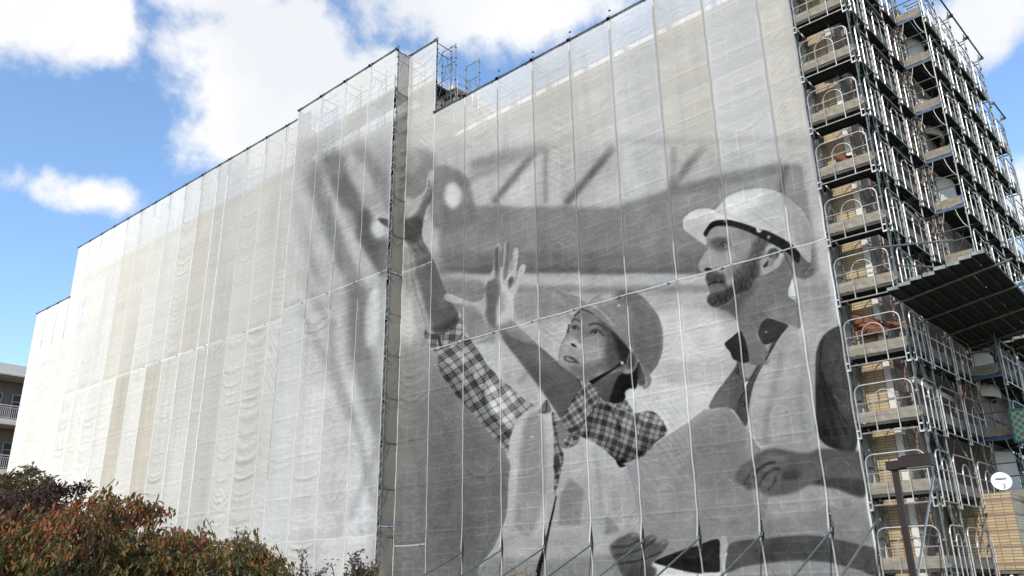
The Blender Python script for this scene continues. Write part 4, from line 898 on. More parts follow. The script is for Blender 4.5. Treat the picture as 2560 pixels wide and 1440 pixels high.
def brace_mesh(w, depth, levels, zt):
    mb = MB()
    for z in levels:
        if z+1.3 > zt: continue
        mb.tube([(.02, depth+.02, z+.3), (w-.02, depth+.02, z+1.5)], .011, 5); mb.tube([(w-.02, depth+.035, z+.3), (.02, depth+.035, z+1.5)], .011, 5)
        mb.tube([(0, depth, z+1.02), (w, depth, z+1.02)], .017, 5)
    return mb
CACHE = {}
def cached(key, fn, m, smooth=True):
    if key not in CACHE:
        me = fn().mesh(key[0], False); me.materials.append(m)
        CACHE[key] = me
    return CACHE[key]
def scaffold(label, O, ang, widths, levels, zt, zb=.05, depth=.9, toe=True, maxn=100, endboards=(), group=None, order=1, rails=True, pipe=True, tops=None, frames='green', braces=True, first=True):
    t = thing('scaffold', label, 'scaffold', (O[0], O[1], 0), ang, group)
    xs = [0]
    for w in widths: xs.append(xs[-1]+w)
    cnt = 0; rest = {'guard_rail': MB(), 'deck_board': MB(), 'toe_board': MB()}
    cells = [(i, z) for i in range(len(widths)) for z in levels if z+1.0 < (tops[i] if tops else zt)]
    cells.sort(key=lambda c: c[0]*order)
    for i, z in cells:
        w = widths[i]; rw = round(w, 3)
        parts = [('deck_board', lambda: deck_mesh(w, depth), M_['deckb'])]
        if rails: parts.append(('guard_rail', lambda: guard_mesh(w), M_['rail']))
        if toe:
            parts.append(('toe_board', lambda: MB().box(.04, w-.04, .035, .06, .27, .40).box(.04, w-.04, .037, .062, .405, .535), M_['toe']))
        for nm, fn, m in parts:
            if cnt < maxn:
                put(nm, cached((nm, rw, depth), fn, m), t, (xs[i], 0, z))
            else:
                mb = fn(); rest[nm].add([(p[0]+xs[i], p[1], p[2]+z) for p in mb.v], mb.f)
        cnt += 1
    for nm, mb in rest.items():
        if mb.v:
            o = mb.build(nm, {'guard_rail': M_['rail'], 'deck_board': M_['deckb'], 'toe_board': M_['toe']}[nm], t); o['kind'] = 'stuff'
    for i, x in enumerate(xs):
        if i == 0 and not first: continue
        top = zt if not tops else max(tops[max(i-1, 0)], tops[min(i, len(widths)-1)])
        key = ('upright_frame', round(top, 2), depth, round(zb, 2), len(levels))
        put('upright_frame', cached(key, lambda: frame_mesh(zb, top, depth, list(levels)+[levels[-1]+H]), M_[frames]), t, (x, 0, 0))
    for i, w in enumerate(widths if braces else []):
        top = tops[i] if tops else zt
        key = ('cross_brace', round(w, 3), depth, len(levels), round(top, 2))
        put('cross_brace', cached(key, lambda: brace_mesh(w, depth, levels, top), M_['galv']), t, (xs[i], 0, 0))
    if pipe:
        for tp in sorted(set(tops or [zt])):
            mb = MB()
            for i in range(len(widths)):
                if (tops[i] if tops else zt) != tp: continue
                mb.tube([(xs[i]-.06, -.125, tp-.01), (xs[i+1]+.06, -.125, tp-.01)], .03, 6)
                for x in (xs[i], xs[i+1]):
                    mb.tube([(x, -.005, tp-.1), (x, -.005, tp+.2)], .02, 6); mb.box(x-.05, x+.05, -.16, .03, tp-.05, tp+.04)
            mb.build('top_pipe', M_['dark'], t)
    for (x, z) in endboards:
        e = MB().box(x-.0, x+.025, .08, depth-.05, z+.27, z+.40).box(x, x+.025, .08, depth-.05, z+.405, z+.535)
        e.build('end_board', M_['toe'], t)
        MB().box(x-.01, x+.04, .03, depth, z+.17, z+.235).build('edge_channel', M_['blue'], t)
        MB().box(x-.012, x+.03, .02, .078, z+.24, z+.56).build('end_clip', M_['blue'], t)
        MB().tube([(x, .0, z+.9), (x, depth, z+.9)], .018, 5).tube([(x, .0, z+1.25), (x, depth, z+1.25)], .018, 5).build('end_rail', M_['green'], t)
    return t

PIT = math.pi
B = 1.829
# ---- main mural wall: from x=-15.62 to 0
xm0 = -.9875-8*B
wm = [B]*8+[.9875]
scaffold('scaffold behind the wide mural netting, its posts and rails faint through the cloth', (xm0, .08), 0, wm, LV[:12], 21.12, order=-1)
# ---- narrow recess bay left of it
scaffold('scaffold of the one-bay recess between the projecting tower and the mural wall', (xm0-1.78, .08), 0, [1.74], LV, 24.86)
# ---- projecting tower
TW = [1.88]*4; TX0 = -17.37-1.88*4; TY = -.8
scaffold('scaffold of the projecting tower, topmost lift empty above the roof', (TX0, TY+.08), 0, TW, LV, 24.82)
# ---- long left facade, turned a little forward
LT = .024; LX, LY = -27.197, .009
off = [0, B, 2*B, 3*B, 3*B+1.061]
while len(off) < 18: off.append(off[-1]+B)
LW = [off[i+1]-off[i] for i in range(len(off)-1)]
ldir = np.array([math.cos(LT), math.sin(LT)]); lnrm = np.array([math.sin(LT), -math.cos(LT)])
LO = np.array([LX, LY])
end = LO-ldir*off[-1]
lw_rev = LW[::-1]
topL = [25.25 if (len(LW)-1-i) < 14 else 21.5 for i in range(len(LW))]
# extra bay that closes the facade behind the tower
scaffold('scaffold of the long far facade, seen faintly through white netting', end-lnrm*.08, LT, lw_rev+[1.9], LV, 25.25, order=-1, tops=topL+[25.25], toe=False)
# ---- exposed corner bay and the two flank runs
corner = scaffold('exposed corner bay of scaffold facing the viewer, right of the mural edge', (.0, .02), 0, [1.56], LV[:12], 22.4, pipe=False, braces=False)
corner_lv = [z for z in LV[:12]]
fl1 = scaffold('scaffold along the near part of the right flank, above the debris canopy', (1.62, .06), R(87.1), [1.22, 1.85, 1.75], LV[:12], 22.4, pipe=False, depth=.62, first=False)
fl2 = scaffold('outer scaffold run stepping forward on the far right flank, its top against the sky', (2.62, 4.62), R(87.6), [1.8]*4+[1.5], LV[1:11], 21.05, zb=3.85,
               tops=[21.05]*4+[19.0], endboards=[(0, z) for z in LV[1:11]])
# roof scaffold running back behind the recess top
scaffold('short scaffold on the roof behind the recess, bare frames against the cloud', (-15.5, 1.12), R(90), [1.55], [LV[11], LV[12]], 25.25, zb=20.62, pipe=False)
MB().tube([(0, 0, 0), (0, 0, 1)], .02)

# ---------------------------------------------------------------- netting
def tints(k, kind):
    rg = random.Random(k*7+3)
    if kind == 'b': return (.525, .505, .465)
    if kind == 'c': return (.54, .54, .53)
    if kind == 'w': return (.70, .69, .66)
    g = .52+.04*rg.random(); return (g, g*(.975+.012*rg.random()), g*(.90+.045*rg.random()))
A_P = .72
cov = thing('mural_netting', 'grey netting wall printed with a black and white photo of two builders in hard hats', 'netting', (-8, 0, 0))
kinds = ['n', 'n', 'n', 'b', 'n', 'c', 'b', 'c', 'b']     # left to right
kinds2 = ['n', 'c', 'n', 'n', 'c', 'n', 'n', 'c', 'n']
def shift(o, p):                                          # sheets are written in world metres
    for c in p.children: c.location = (-p.location.x, -p.location.y, 0)
x = xm0
for i, w in enumerate(wm):
    ga = .07 if i > 0 else 0; gb = .07 if i < 8 else .0
    sheet(cov, (x, 0), (1, 0), (0, -1), w, 10.500, 21.10, .022, tints(i, kinds[i]), A_P, 100+i, folds=.75)
    sheet(cov, (x, 0), (1, 0), (0, -1), w, .25, 10.495, .022, tints(i+20, kinds2[i]), A_P+.04, 200+i, gaps=(ga, gb), tie=(i < 8))
    x += w
shift(None, cov)
rc = thing('recess_netting', 'single bay of netting set back between the tower corner and the mural wall', 'netting', (-16.5, 0, 0))
sheet(rc, (xm0-1.76, .0), (1, 0), (0, -1), 1.76, 14.18, 24.84, .034, tints(5, 'n'), A_P, 301, folds=.9)
sheet(rc, (xm0-1.76, .0), (1, 0), (0, -1), 1.76, 3.3, 14.175, .034, tints(6, 'n'), A_P+.05, 302, folds=1.5)
sheet(rc, (xm0-1.76, .0), (1, 0), (0, -1), 1.76, .25, 3.295, .04, tints(7, 'n'), A_P+.05, 303, folds=1.2)
shift(None, rc)
tw = thing('tower_netting', 'netting round the projecting stair tower with the printed raised thumb and tree shadows', 'netting', (-21, TY, 0))
tk = ['n', 'c', 'n', 'c']; tk2 = ['c', 'n', 'b', 'c']
for i in range(4):
    w = TW[i]-(.07 if i == 3 else 0)
    sheet(tw, (TX0+1.88*i, TY), (1, 0), (0, -1), w, 14.10, 24.80, .034, tints(i+40, tk[i]), A_P, 400+i, folds=.8)
    sheet(tw, (TX0+1.88*i, TY), (1, 0), (0, -1), w, 3.68, 14.095, .034, tints(i+50, tk2[i]), A_P+.05, 420+i, folds=1.15)
    sheet(tw, (TX0+1.88*i, TY), (1, 0), (0, -1), w, .25, 3.675, .05, tints(i+60, 'n'), A_P+.05, 440+i, folds=1.3, tie=False)
for z0, z1, sd in ((.25, 4.0, 463), (4.03, 14.05, 461), (14.08, 24.80, 462)):
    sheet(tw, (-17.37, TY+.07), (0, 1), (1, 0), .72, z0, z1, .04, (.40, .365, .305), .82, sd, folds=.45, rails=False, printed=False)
sheet(tw, (TX0, 0), (0, -1), (-1, 0), .79, .25, 24.8, .08, (.5, .5, .48), .86, 470, printed=False, rails=False, tie=False)
shift(None, tw)
# left facade
lf = thing('facade_netting', 'long plain white netting wall on the far left with a lower stepped end', 'netting', (-44, 0, 0))
lk = {8: 'b', 6: 'b'}; up = {8: 'w2', 9: 'w2', 4: 'w2'}
for i in range(len(LW)):
    left_glow = min(max((i-3)/11., 0), 1)**.8  # bright glow towards the far left, painted in as paler cloth
    g = .49+.34*left_glow+.02*math.sin(i*2.1); tint = (g, g*.98, g*(.915+.012*math.sin(i*3.3)))
    p = LO-ldir*off[i+1]
    top = 25.23 if i < 14 else 21.48
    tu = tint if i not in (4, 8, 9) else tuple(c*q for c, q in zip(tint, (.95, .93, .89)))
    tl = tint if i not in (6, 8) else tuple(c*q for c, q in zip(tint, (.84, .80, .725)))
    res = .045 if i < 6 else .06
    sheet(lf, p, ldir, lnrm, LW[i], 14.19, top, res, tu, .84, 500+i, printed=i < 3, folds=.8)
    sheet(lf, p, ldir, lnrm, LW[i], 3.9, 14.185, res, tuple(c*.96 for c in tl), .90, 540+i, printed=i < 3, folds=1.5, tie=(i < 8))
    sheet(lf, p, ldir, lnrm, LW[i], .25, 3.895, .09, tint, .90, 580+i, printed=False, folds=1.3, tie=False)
sheet(lf, LO, ldir, lnrm, 1.9, 14.19, 25.23, .045, (.49, .48, .455), .80, 600)
sheet(lf, LO, ldir, lnrm, 1.9, .25, 14.185, .045, (.49, .48, .455), .9, 601, folds=1.4, tie=False)
shift(None, lf)
# cord lacing and dark pole at the tower's open corner
mb = MB(); z = .4
while z < 24.6:
    mb.tube([(-.06, -.02, z), (.02, -.045, z+.12), (.05, 0, z+.2)], .008, 4); z += .42+.1*math.sin(z*3)
lc = mb.build('lacing_cord', M_['white'], tw, loc=(3.65, 0, 0))

# raking props out through the netting
mb = None
for i, (px, L_) in enumerate([(-.9875-k*B, 1) for k in range(8)]):
    m = MB().tube([(px, .05, 2.95), (px, -4.6, .95 if i else .95)], .026, 7)
    o = m.build('raking_prop', M_['green'])
    tag(o, '%s raking scaffold pole poking out through a slit in the mural netting' % ['first from the right of the', 'second from the right of the', 'third from the right of the', 'fourth from the right of the', 'fifth from the right of the', 'sixth from the right of the', 'seventh from the right of the', 'leftmost of the mural wall,'][i].replace(' of the', ',').replace(' of the mural wall', ''), 'pole', 'raking poles through the netting')
    o['label'] = ['steel raking pole sticking out below the printed man at the right-hand seam', 'steel raking pole coming out beneath the printed waistband of the man',
                  'steel raking pole crossing the printed dark sleeve above the white gap', 'steel raking pole crossing the fingers of the printed hand under the paper',
                  'steel raking pole below the edge of the woman\'s printed vest', 'steel raking pole crossing the printed zip of the woman\'s vest',
                  'steel raking pole by the left edge of the woman\'s printed vest', 'steel raking pole on the plain grey cloth left of the printed woman'][i]
    m2 = MB().box(px-.04, px+.04, -.05, .06, 2.9, 3.0); m2.build('coupler', M_['dark'], o)
o = MB().tube([(.15, .1, 3.15), (.15, -4.4, 1.05)], .026, 7).build('raking_prop', M_['galv']); tag(o, 'steel raking pole just right of the netting edge at the corner scaffold', 'pole', 'raking poles through the netting')
o = MB().tube([(1.6, -.1, 4.0), (1.55, -3.6, .7)], .026, 7).build('raking_prop', M_['galv']); tag(o, 'steel raking pole in front of the corner scaffold beside the street lamp', 'pole', 'raking poles through the netting')

# ---------------------------------------------------------------- the building behind
bl = thing('apartment_building', 'tiled apartment block wrapped in scaffold and netting, its right flank bare', 'building', (-8, 6, 0))
def bpart(name, m, boxes, parent=bl):
    mb = MB()
    for b in boxes: mb.box(*b)
    return mb.build(name, m, parent, loc=(-parent.location.x, -parent.location.y, 0) if parent is bl else None)
bpart('wall', M_['innerwall'], [(-15.7, -.05, 1.35, 14, 0, 20.4)])
bpart('tower_wall', M_['innerwall'], [(-27.0, -15.72, 1.3, 14, 0, 22.9)])
bpart('roof_slab', M_['concrete'], [(-15.6, .9, 1.2, 14.1, 20.42, 20.6), (-27.1, -15.65, 1.15, 14.1, 22.92, 23.1)])
w = MB(); a = LT
mL = Matrix.Translation((LX, LY, 0)) @ Matrix.Rotation(LT, 4, 'Z')
w.box(-off[14]+.1, .2, 1.25, 14, 0, 23.5, mL); w.box(-off[17], -off[14]+.08, 1.25, 14, 0, 20.0, mL)
o = w.build('far_wall', M_['innerwall'], bl, loc=(8, -6, 0))
# window bands (recessed dark openings) behind the netting
for zf in (1.1, 4.0, 6.9, 9.8, 12.7, 15.6, 18.4):
    for x in [xm0+.5+k*3.66 for k in range(4)]:
        bpart('window', M_['glass'], [(x, x+2.5, 1.30, 1.345, zf, zf+1.5)])
# exposed front: tiled pier between two white pilasters
bpart('tiled_pier', M_['tilepier'], [(-.10, .56, 1.12, 1.9, 0, 22.3)])
for x in (-.265, .565): bpart('pilaster', M_['white'], [(x, x+.16, 1.07, 1.9, 0, 22.35)])
bpart('flank_wall', M_['mauve'], [(.40, .86, 1.9, 5.4, 0, 22.2), (.3, 1.78, 5.4, 14, 3.9, 20.3)])
bpart('tiled_return', M_['tilebrown'], [(.727, .80, 1.15, 1.9, 0, 22.2)])
bpart('recess_wall', M_['dark'], [(-.6, -.27, 1.2, 1.34, 0, 22.2)])
for k, zf in enumerate((4.2, 7.1, 10.0, 12.9, 15.8, 18.7)):
    f = bpart('window', M_['alu'], [(.865, .91, 2.6, 4.2, zf, zf+1.35)])
    q = MB().box(.915, .925, 2.68, 3.37, zf+.07, zf+1.28).box(.915, .925, 3.44, 4.12, zf+.07, zf+1.28).build('pane', M_['glass'], f)
    for y0 in (7.6, 10.6):
        if zf < 19:
            f = bpart('window', M_['alu'], [(1.785, 1.83, y0, y0+1.7, zf+.05, zf+1.5)])
            MB().box(1.835, 1.845, y0+.08, y0+.81, zf+.12, zf+1.42).box(1.835, 1.845, y0+.89, y0+1.62, zf+.12, zf+1.42).build('pane', M_['glass'], f)
    # rounded white balcony front
    mb = MB(); pts = []
    for j in range(13):
        a_ = -PIT/2+PIT*j/12; pts.append((1.35+.85*math.cos(a_)*.9, 6.35+.95*math.sin(a_)))
    vs = []; fs = []
    for (px, py) in pts:
        for r_, zz in ((1, zf-.35), (1, zf+.95), (.9, zf+.95), (.9, zf-.35)):
            vs.append((1.35+(px-1.35)*r_, 6.35+(py-6.35)*r_, zz))
    for j in range(12):
        a_ = 4*j
        for q in range(4): fs.append((a_+q, a_+4+q, a_+4+(q+1) % 4, a_+(q+1) % 4))
    mb.add(vs, fs); mb.build('balcony_front', M_['white'], bl, smooth=False, loc=(8, -6, 0))
    bpart('ledge', M_['concrete'], [(.87, 1.05, 1.92, 5.38, zf-.45, zf-.3)])
# sheeting bundled on the decks
for i, (x, y, z, s_, lab) in enumerate([(.9, .75, 16.0, 1.0, 'orange plastic sheet bundled behind the rails high on the corner scaffold'), (.75, .72, 8.0, 1.15, 'orange plastic sheet draped across the tiled pier below the canopy level'),
                                        (.8, .7, 12.9, .8, 'rust-orange crumpled sheet halfway up the corner scaffold')]):
    mb = MB(); rg = random.Random(i); vs = []; fs = []
    nx, nz = 16, 8
    for a_ in range(nx+1):
        for b_ in range(nz+1):
            u = a_/nx; v = b_/nz
            vs.append(((u-.5)*1.1*s_, .10*math.sin(u*9+v*4+i)+.05*rg.random(), (v-.5)*.34*s_*(1+.5*math.sin(u*5+i))-.35*(u-.5)+.03*rg.random()))
    for a_ in range(nx):
        for b_ in range(nz): k = a_*(nz+1)+b_; fs.append((k, k+nz+1, k+nz+2, k+1))
    o = mb.add(vs, fs).build('plastic_sheet', M_['orange'], loc=(x, y, z)); tag(o, lab, 'tarp')
    sm = o.modifiers.new('thick', 'SOLIDIFY'); sm.thickness = .006

# ---------------------------------------------------------------- debris canopies
def perf_mat():
    m = bpy.data.materials.new('perforated_deck'); m.use_nodes = True; t = m.node_tree; b = t.nodes['Principled BSDF']; L = t.links.new
    b.inputs['Base Color'].default_value = (.02, .02, .02, 1); b.inputs['Roughness'].default_value = .7
    tc = N(t, 'ShaderNodeTexCoord'); vo = N(t, 'ShaderNodeTexVoronoi'); vo.inputs['Scale'].default_value = 17; vo.inputs['Randomness'].default_value = .25; L(tc.outputs['Object'], vo.inputs['Vector'])
    n = N(t, 'ShaderNodeTexNoise'); n.inputs['Scale'].default_value = 1.3; n.inputs['Detail'].default_value = 3; L(tc.outputs['Object'], n.inputs['Vector'])
    a = N(t, 'ShaderNodeMath', operation='LESS_THAN'); L(vo.outputs['Distance'], a.inputs[0]); a.inputs[1].default_value = .2
    g = N(t, 'ShaderNodeMath', operation='GREATER_THAN'); L(n.outputs['Fac'], g.inputs[0]); g.inputs[1].default_value = .53
    w_ = N(t, 'ShaderNodeTexWhiteNoise'); L(vo.outputs['Position'], w_.inputs['Vector'])
    g2 = N(t, 'ShaderNodeMath', operation='GREATER_THAN'); L(w_.outputs['Value'], g2.inputs[0]); g2.inputs[1].default_value = .5
    m1 = N(t, 'ShaderNodeMath', operation='MULTIPLY'); L(a.outputs[0], m1.inputs[0]); L(g.outputs[0], m1.inputs[1])
    m2 = N(t, 'ShaderNodeMath', operation='MULTIPLY'); L(m1.outputs[0], m2.inputs[0]); L(g2.outputs[0], m2.inputs[1])
    s = N(t, 'ShaderNodeMath', operation='SUBTRACT'); s.inputs[0].default_value = 1; L(m2.outputs[0], s.inputs[1]); L(s.outputs[0], b.inputs['Alpha'])
    w2 = N(t, 'ShaderNodeTexNoise'); w2.inputs['Scale'].default_value = 2; L(tc.outputs['Object'], w2.inputs['Vector'])
    r = N(t, 'ShaderNodeValToRGB'); r.color_ramp.elements[0].color = (.012, .013, .012, 1); r.color_ramp.elements[1].color = (.035, .03, .022, 1); L(w2.outputs['Fac'], r.inputs[0]); L(r.outputs[0], b.inputs['Base Color'])
    return m
M_['perf'] = perf_mat()
def canopy(label, o, ang, length, width, rise):
    t = thing('debris_canopy', label, 'canopy', o, ang)
    n = int(width/.26)
    for k in range(n):                                  # planks run along the flank
        a = k*width/n; b = (k+1)*width/n-.012; z = rise*k/n
        j = .05*math.sin(k*2.7)
        mb = MB().box(j, length+j, -b, -a, z, z+.03).box(j, length+j, -a-.02, -a, z-.04, z-.002).box(j, length+j, -b, -b+.02, z-.04, z-.002)
        mb.build('deck_plank', M_['perf'] if k % 3 != 1 else M_['deckb'], t)
        MB().box(j-.03, j-.002, -b, -a, z-.04, z+.04).build('end_cap', M_['green'], t)
    for x in np.linspace(.9, length-.7, max(int(length/1.8), 2)):
        MB().tube([(x, .15, -.10), (x, -width-.35, rise-.06)], .03, 6).build('beam', M_['green'], t)
    return t
# local x along the flank, local -y outward
canopy('dark perforated debris canopy jutting out over the near corner of the flank', (1.75, -1.62, 8.12), R(90), 7.4, 2.15, .42)
canopy('farther dark debris canopy on the right flank, partly cut by the picture edge', (2.55, 6.0, 8.3), R(90), 7.0, 2.3, .45)
o = MB().tube([(1.05, -.1, 9.85), (3.2, -1.0, 9.15)], .026, 7).build('tie_pole', M_['green']); tag(o, 'long upper steel pole reaching from the corner scaffold to the canopy tip', 'pole')
o = MB().tube([(1.75, .3, 9.3), (2.95, -1.1, 8.5)], .022, 7).build('tie_pole', M_['green']); tag(o, 'shorter lower steel pole bracing the canopy from the corner scaffold', 'pole')
o = MB().tube([(3.75, 1.4, 8.75), (2.7, 4.6, 9.3)], .026, 7).build('tie_pole', M_['galv']); tag(o, 'pale steel pole tying the outer canopy edge back to the far flank scaffold', 'pole')

# ---------------------------------------------------------------- annex with dish
an = thing('tiled_annex', 'low beige tiled annex with brown bands at the foot of the right flank', 'building', (2.0, 6, 0))
AX, AY = 2.45, 3.2
def apart(name, m, boxes, parent=an):
    mb = MB()
    for b in boxes: mb.box(*b)
    return mb.build(name, m, parent, loc=(-2, -6, 0))
apart('wall', M_['tile'], [(.95, AX, AY, 13, 1.95, 3.80)])
for z in (2.07, 2.47, 2.86, 3.25, 3.62): apart('brown_band', M_['band'], [(.947, AX+.004, AY-.004, 13.003, z, z+.048)])
apart('soffit', M_['dark'], [(.96, AX-.02, AY+.03, 12.9, 1.86, 1.945)])
apart('entrance_wall', M_['mauve'], [(.9, 1.9, AY+1.2, AY+1.4, 0, 1.85), (1.9, 2.4, 6.0, 13, 0, 1.85)])
apart('column', M_['concrete'], [(AX-.25, AX-.05, AY+.25, AY+.45, 0, 1.85)])
def emis(name, col, st):
    m = bpy.data.materials.new(name); m.use_nodes = True; b = m.node_tree.nodes['Principled BSDF']
    b.inputs['Base Color'].default_value = (*col, 1); b.inputs['Emission Color'].default_value = (*col, 1); b.inputs['Emission Strength'].default_value = st
    return m
bulb = emis('warm_bulb', (1, .72, .35), 6)
def lathe(mb, prof, n=16, c=(0, 0, 0), ax=None):
    vs = []; fs = []; m = len(prof)
    for r, z in prof:
        for k in range(n): vs.append((c[0]+r*math.cos(2*PIT*k/n), c[1]+r*math.sin(2*PIT*k/n), c[2]+z))
    for i in range(m-1):
        for k in range(n): fs.append((i*n+k, i*n+(k+1) % n, (i+1)*n+(k+1) % n, (i+1)*n+k))
    return mb.add(vs, fs)
dl = thing('ceiling_lamp', 'small lit warm lamp under the annex soffit', 'lamp', (2.0, AY+.35, 1.86))
lathe(MB(), [(.001, 0), (.05, 0), (.05, -.03), (.045, -.03)]).build('housing', M_['dark'], dl)
lathe(MB(), [(.001, -.07), (.02, -.062), (.032, -.04), (.02, -.022)]).build('bulb', bulb, dl)
# satellite dish
ds = thing('satellite_dish', 'white satellite dish with blue lettered strip on the annex roof corner', 'satellite dish', (2.27, AY+.12, 3.80))
q = Vector((.28, -.87, .40)).normalized(); Q = q.to_track_quat('Z', 'Y').to_matrix().to_4x4()
cdish = Vector((0, -.02, .27))
mb = MB(); prof = [(.001, .0)]+[(.235*k/7, .055*(k/7)**2) for k in range(1, 8)]+[(.238, .05)]+[(.235*k/7, .055*(k/7)**2-.012) for k in range(7, 0, -1)]+[(.001, -.012)]
tmp = MB(); lathe(tmp, prof, 28)
tmp.v = [tuple(cdish+(Q @ Vector((p[0], p[1]*1.08, p[2])))) for p in tmp.v]
tmp.build('dish', mat('dish_white', (.60, .61, .62), .45, 0, (3, (.55, .56, .57), .4, .7)), ds, smooth=True)
fx = Q @ Vector((.03, -.13, .13))
MB().tube([tuple(cdish+(Q @ Vector((0, -.22, 0)))), tuple(cdish+(Q @ Vector((.02, -.22, .08)))), tuple(cdish+fx)], .009, 6).build('feed_arm', M_['alu'], ds)
hh = MB(); lathe(hh, [(.001, -.03), (.02, -.03), (.03, 0), (.024, .03), (.001, .03)], 12)
hh.v = [tuple(cdish+fx+(Q @ Vector(p))) for p in hh.v]; hh.build('receiver', M_['alu'], ds)
MB().tube([tuple(cdish+(Q @ Vector((0, 0, -.02)))), (0, .12, .15), (0, .12, 0)], .018, 8).build('mast', M_['alu'], ds)
# text faces the viewer, lying just above the dish surface: right/up axes on the dish plane
zax = q; xr = Vector((0, 0, 1)).cross(zax).normalized(); yu = zax.cross(xr)
TM = Matrix((( xr.x, yu.x, zax.x), (xr.y, yu.y, zax.y), (xr.z, yu.z, zax.z))).to_4x4()
pc = cdish+yu*.085+zax*.028
MB().box(-.125, .125, -.026, .026, -.004, .004, Matrix.Translation(pc) @ TM).build('name_strip', mat('strip_blue', (.012, .03, .16), .5), ds)
tx = bpy.data.curves.new('lettering', 'FONT'); tx.body = 'SPACE DIVA'; tx.size = .048; tx.align_x = 'CENTER'; tx.align_y = 'CENTER'; tx.extrude = .001; tx.offset = .0008
to = bpy.data.objects.new('lettering', tx); C.objects.link(to)
dg = bpy.context.evaluated_depsgraph_get(); tm = bpy.data.meshes.new_from_object(to.evaluated_get(dg)); bpy.data.objects.remove(to)
tm.materials.clear(); tm.materials.append(M_['white'])
lt = put('lettering', tm, ds); lt.matrix_local = Matrix.Translation(pc+zax*.0065) @ TM

# checked panel on the far flank scaffold
def check_mat():
    m = bpy.data.materials.new('checked_panel'); m.use_nodes = True; t = m.node_tree; b = t.nodes['Principled BSDF']
    tc = N(t, 'ShaderNodeTexCoord'); c = N(t, 'ShaderNodeTexChecker'); c.inputs['Scale'].default_value = 11
    c.inputs[1].default_value = (.07, .36, .26, 1); c.inputs[2].default_value = (.17, .075, .04, 1)
    mp = N(t, 'ShaderNodeMapping'); mp.inputs['Location'].default_value = (.013, .017, .011)
    t.links.new(tc.outputs['Object'], mp.inputs[0]); t.links.new(mp.outputs[0], c.inputs[0]); t.links.new(c.outputs[0], b.inputs['Base Color']); b.inputs['Roughness'].default_value = .5
    return m
cp = thing('checked_panel', 'teal framed panel of green and brown checks hung on the far flank scaffold', 'panel', (2.58, 4.3, 5.14))
MB().box(.04, .9, 0, .02, .05, .85).build('checker_board', check_mat(), cp)
MB().box(0, .94, -.02, .03, 0, .048).box(0, .94, -.02, .03, .852, .9).box(0, .038, -.02, .03, .05, .85).box(.902, .94, -.02, .03, .05, .85).build('frame', mat('teal_paint', (.01, .085, .095), .5), cp)

# ---------------------------------------------------------------- street lamp
LP = (3.1, -7.73)
sl = thing('street_lamp', 'dark brown street lamp with a box head in front of the corner scaffold', 'street lamp', (LP[0], LP[1], 0))
MB().box(-.042, .042, -.042, .042, 0, 3.26).build('post', M_['lamp'], sl)
MB().box(-.09, .09, -.09, .09, 0, .35).build('base', M_['lamp'], sl)
MB().box(-.10, .17, -.09, .09, 3.262, 3.39).build('bracket', M_['lamp'], sl)
hd = MB().add([(.10, -.12, 3.275), (.56, -.12, 3.275), (.56, .12, 3.275), (.10, .12, 3.275), (.10, -.12, 3.42), (.56, -.12, 3.42), (.56, .12, 3.42), (.10, .12, 3.42), (.16, -.08, 3.45), (.56, -.08, 3.45), (.56, .08, 3.45), (.16, .08, 3.45)],
              [(0, 3, 2, 1), (0, 1, 5, 4), (1, 2, 6, 5), (2, 3, 7, 6), (3, 0, 4, 7), (4, 5, 9, 8), (5, 6, 10, 9), (6, 7, 11, 10), (7, 4, 8, 11), (8, 9, 10, 11)]).build('lamp_head', M_['lamp'], sl)
MB().box(.20, .53, -.09, .09, 3.255, 3.272).build('diffuser', M_['lampglass'], hd)

